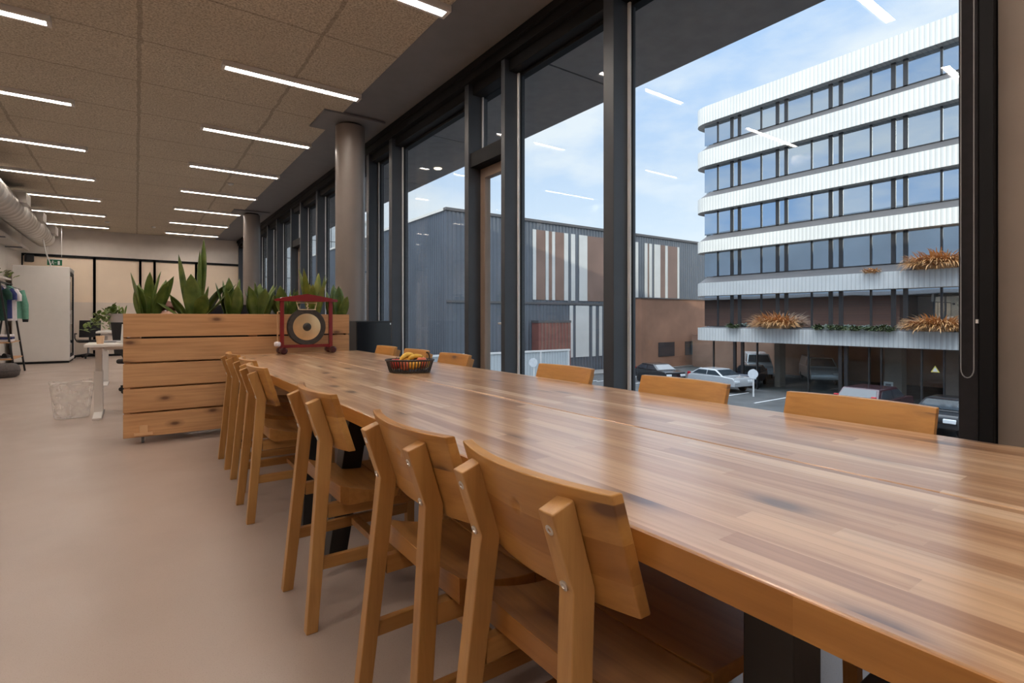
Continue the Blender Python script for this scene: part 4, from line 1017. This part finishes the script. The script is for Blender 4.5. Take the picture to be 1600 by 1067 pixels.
# ------------------------------------------------------------------ dark corrugated building at the end of the street
DY = 36.0
def dX(u, D=DY):
    s = (u - 800) / 822; return D * (.582 + .813 * s) / (.813 - .582 * s)
dbd = thing('clad_building', 'dark corrugated building with pale vertical strips at the end of the street', 'building', (0, 0, 0))
DT = EYE + 8.35; X0 = dX(697)
B(X0, 62, DY, DY + .3, GZ0, DT).build('front_wall', M['dark_ribs'], dbd)
B(X0, X0 + .3, DY + .3, 76, GZ0, DT).build('side_wall', M['dark_ribs_side'], dbd)
B(X0 + .3, 62, DY + .3, 76, DT - .4, DT - .2).build('roof', M['sill'], dbd)
B(X0 - .08, 62, DY - .10, DY + .34, DT, DT + .22).build('roof_edge', M['sill'], dbd)
B(X0 - .10, X0 + .34, DY + .34, 76, DT, DT + .22).build('roof_edge', M['stripe'], dbd)
B(X0, 62, DY - .06, DY, EYE + 1.22, EYE + 1.40).build('floor_line', M['sill'], dbd)
for a, b in ((832, 837), (852, 856.5), (862, 866.5), (881, 887), (892, 898), (904.5, 917), (986, 996.5), (1007, 1011), (1014, 1018), (1022, 1031), (1039, 1042.5), (1058, 1060.6)):
    B(dX(a), dX(b), DY - .05, DY, EYE + 1.6, EYE + 7.7).build('pale_strip', M['stripe'], dbd)
for a, b in ((889.5, 894.5), (899, 919.5), (925, 930), (935.5, 940), (997, 1001)):
    B(dX(a), dX(b), DY - .05, DY, EYE - 3.6, EYE + 1.15).build('pale_strip', M['stripe'], dbd)
M['brown_reflection_panel'] = plain('brown_reflection_colour', (.215, .135, .105), .5, 0, .18, .35)  # brown window reflections over the facade, put into panel colour
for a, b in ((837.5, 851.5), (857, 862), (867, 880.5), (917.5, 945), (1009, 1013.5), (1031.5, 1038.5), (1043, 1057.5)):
    B(dX(a), dX(b), DY - .03, DY, EYE + 1.6, EYE + 7.7).build('brown_reflection_panel', M['brown_reflection_panel'], dbd)
an = thing('reflection_annex', 'low orange brown block standing in for reflections beside the white office building', 'building', (0, 0, GZ0))  # added block, its brown colour stands for reflections in the glass
B(dX(1003, 33.6), 61, 33.7, 35.9, 0, 5.0 + 1.9).build('walls', plain('orange_brown_reflection', (.36, .185, .115), .8, 0, .25, .35), an)
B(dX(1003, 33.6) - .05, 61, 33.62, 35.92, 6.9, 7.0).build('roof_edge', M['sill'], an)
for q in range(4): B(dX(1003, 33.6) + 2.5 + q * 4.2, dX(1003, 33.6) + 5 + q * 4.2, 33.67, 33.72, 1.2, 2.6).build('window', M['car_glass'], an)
rc = thing('reflection_container', 'reddish brown container shape standing in for a reflection behind the slatted fence', 'container', (0, 0, GZ0))  # added box painted as the reddish reflection seen over the facade
B(dX(838, 35.2), dX(888, 35.2), 34.9, 35.85, .1, 4.75).build('body', plain('red_brown_reflection', (.24, .095, .075), .6, 0, .2, .5), rc)
B(dX(838, 35.2) - .04, dX(888, 35.2) + .04, 34.87, 35.88, 4.6, 4.8).build('top_rail', M['sill'], rc)
for q in range(9):
    x_ = dX(838, 35.2) + .3 + q * (dX(888, 35.2) - dX(838, 35.2) - .6) / 8; B(x_, x_ + .1, 34.86, 34.9, .2, 4.6).build('rib', M['brown_reflection_panel'], rc)
pb2 = thing('panel_building', 'pale grey panelled building far behind the dark corrugated one', 'building', (9, 84, GZ0))
B(0, 22, 0, 14, 0, 20.5).build('walls', plain('pale_grey_panels', (.52, .54, .54), .6, 0, .1, .4), pb2)
jl = MB()
for z in range(2, 20, 3): jl.box(0, 22, -.03, 0, z, z + .1)
for x in range(1, 22, 3): jl.box(x, x + .1, -.03, 0, 0, 20.4)
jl.build('panel_joints', M['sill'], pb2); B(-.2, 22.2, -.2, 14.2, 20.5, 20.9).build('roof_edge', M['stripe'], pb2)
# low pale fence in front of the dark building
fe = thing('fence', 'pale slatted fence with a white top rail in front of the dark clad building', 'fence', (0, 34.6, GZ0))
fx0, fx1 = dX(560, 34.6), dX(890, 34.6)
B(fx0, fx1, 0, .06, .1, 2.15).build('slat_panel', M['fence_ribs'], fe)
B(fx0, fx1, -.05, .11, 2.15, 2.30).build('top_rail', M['white_plastic'], fe)
x = fx0
while x < fx1:
    B(x, x + .12, -.08, 0, 0, 2.15).build('post', M['white_plastic'], fe); x += 3.1

# ------------------------------------------------------------------ vehicles
def car(name, label, cat, x, y, rz, paint_, kind='hatch'):
    o = thing(name, label, cat, (x, y, GZ0), rz)
    P = {'hatch': (4.3, 1.78, [(-2.12, .42), (-2.15, .75), (-2.02, 1.0), (-1.0, 1.06), (-.95, 1.06), (1.75, 1.02), (2.05, .95), (2.12, .55), (2.08, .38)], [(-1.15, 1.04), (-.35, 1.46), (1.05, 1.48), (1.92, 1.02)]),
         'suv': (4.6, 1.88, [(-2.28, .45), (-2.30, .85), (-2.15, 1.10), (-1.2, 1.16), (1.9, 1.14), (2.2, 1.05), (2.28, .60), (2.22, .42)], [(-1.25, 1.14), (-.5, 1.66), (1.55, 1.68), (2.12, 1.12)]),
         'van': (4.9, 1.95, [(-2.42, .40), (-2.45, .85), (-2.30, 1.10), (-1.6, 1.28), (2.40, 1.28), (2.42, .50), (2.38, .36)], [(-1.75, 1.26), (-.85, 1.96), (2.20, 2.0), (2.40, 1.26)])}[kind]
    L, Wd, low, top = P; h = Wd / 2
    b = MB(); b.prism(low, 'y', -h, h)
    n = len(top); ins = .16
    b.add([(px, -h + (ins if pz > 1.3 else .02), pz) for px, pz in top] + [(px, h - (ins if pz > 1.3 else .02), pz) for px, pz in top], [tuple(range(n)), tuple(reversed(range(n, 2 * n)))] + [(i, (i + 1) % n, (i + 1) % n + n, i + n) for i in range(n)])
    b.build('body', paint_, o, bevel=.06, seg=3)
    def side(x0, x1, z0, z1, s, t0=0, t1=0):
        zt = top[1][1]; zb = top[0][1]
        yo = lambda z: s * (h - .02 - (ins - .02) * (z - zb) / (zt - zb) + .008)
        return [(x0, yo(z0), z0), (x1, yo(z0), z0), (x1 - t1, yo(z1), z1), (x0 + t0, yo(z1), z1)]
    zb, zt = top[0][1] + .05, top[1][1] - .09
    sl = (top[1][0] - top[0][0]) / (top[1][1] - top[0][1]) * (zt - zb)
    for s in (-1, 1):
        g1 = MB(); xs = top[0][0] + .18
        mid = (.25 if kind != 'van' else -.35); e = (top[3][0] - .35) if kind != 'van' else mid
        g1.add(side(xs, mid, zb, zt, s, sl, 0), [(0, 1, 2, 3)]); g1.build('side_window', M['car_glass'], o, solid=.01)
        if kind != 'van':
            g2 = MB(); g2.add(side(mid + .08, e, zb, zt, s, 0, .45), [(0, 1, 2, 3)]); g2.build('side_window', M['car_glass'], o, solid=.01)
    def end(p, q, off, nm):
        (x0, z0), (x1, z1) = p, q; a, c = .12, .88
        A = (x0 + (x1 - x0) * a + off, z0 + (z1 - z0) * a); Bq = (x0 + (x1 - x0) * c + off, z0 + (z1 - z0) * c)
        g = MB(); w0, w1 = h - .12, h - .26
        g.add([(A[0], -w0, A[1] + .012), (A[0], w0, A[1] + .012), (Bq[0], w1, Bq[1] + .012), (Bq[0], -w1, Bq[1] + .012)], [(0, 1, 2, 3)]); g.build(nm, M['car_glass'], o, solid=.012)
    end(top[0], top[1], -.012, 'windscreen')
    end(top[3], top[2], .012, 'rear_window')
    for xx in (-L / 2 + .82, L / 2 - .82):
        for s in (-1, 1):
            MB().lathe([(0, -.10), (.20, -.10), (.31, -.09), (.33, -.06), (.33, .06), (.31, .09), (.20, .10), (0, .08)], (xx, s * (h - .09), .33), 24, Euler((math.radians(90), 0, 0)).to_matrix().to_4x4()).build('wheel', M['rubber'], o, smooth=40)
    for s in (-1, 1):
        B(low[1][0] - .02, low[1][0] + .16, s * (h - .28) - .22, s * (h - .28) + .22, low[1][1] - .08, low[1][1] + .10).build('headlight', M['headlight'], o, bevel=.03)
        rx = low[-2][0]; B(rx - .12, rx + .03, s * (h - .15) - .10, s * (h - .15) + .10, .72 if kind != 'suv' else .98, {'hatch': 1.12, 'suv': 1.40, 'van': 1.3}[kind]).build('tail_light', M['tail_red'], o, bevel=.03)
    return o
car('car', 'dark hatchback parked by the rounded corner of the white building', 'car', 33.0, 26.6, D(75), M['car_black'])
car('car', 'silver car parked beside the dark hatchback near the white building', 'car', 33.3, 21.6, D(80), M['car_silver'])
car('car', 'dark blue car standing in for a reflection behind the double post', 'car', 37.3, 21.6, D(20), M['car_navy'])  # mirrored car built as a solid one behind the glass
car('suv', 'dark plum suv with red tail lights parked in front of the white building', 'car', 29.6, 10.7, D(180), M['car_plum'], 'suv')
car('car', 'black car with a wide windscreen parked right of the suv, beside the window blind', 'car', 29.2, 7.7, D(0), M['car_black'])
car('van', 'white van standing in for a reflection in the ground floor glass, nearer the rounded corner', 'van', 43.6, 24.6, D(35), M['car_white'], 'van')  # both vans are solid stand-ins for mirror images in the glazing
car('van', 'second white van standing in for a reflection, to the right of the first', 'van', 43.6, 19.6, D(35), M['car_white'], 'van')
def street_sign(name, label, x, y, hh, disc):
    o = thing(name, label, 'sign', (x, y, GZ0))
    MB().lathe([(.05, 0), (.05, hh)], seg=12).build('pole', M['white_plastic'], o, smooth=40)
    MB().lathe([(0, -.02), (disc, -.02), (disc, .02), (0, .02)], (-.06, 0, hh - disc), 28, Euler((0, math.radians(90), D(35))).to_matrix().to_4x4()).build('disc', M['headlight'], o, smooth=40)
street_sign('street_sign', 'round grey sign on a white pole in the car park before the white building', 32.0, 18.3, 1.75, .30)
street_sign('street_sign', 'small pale round sign on a post in front of the slatted fence', dX(834, 28), 28, 2.3, .30)
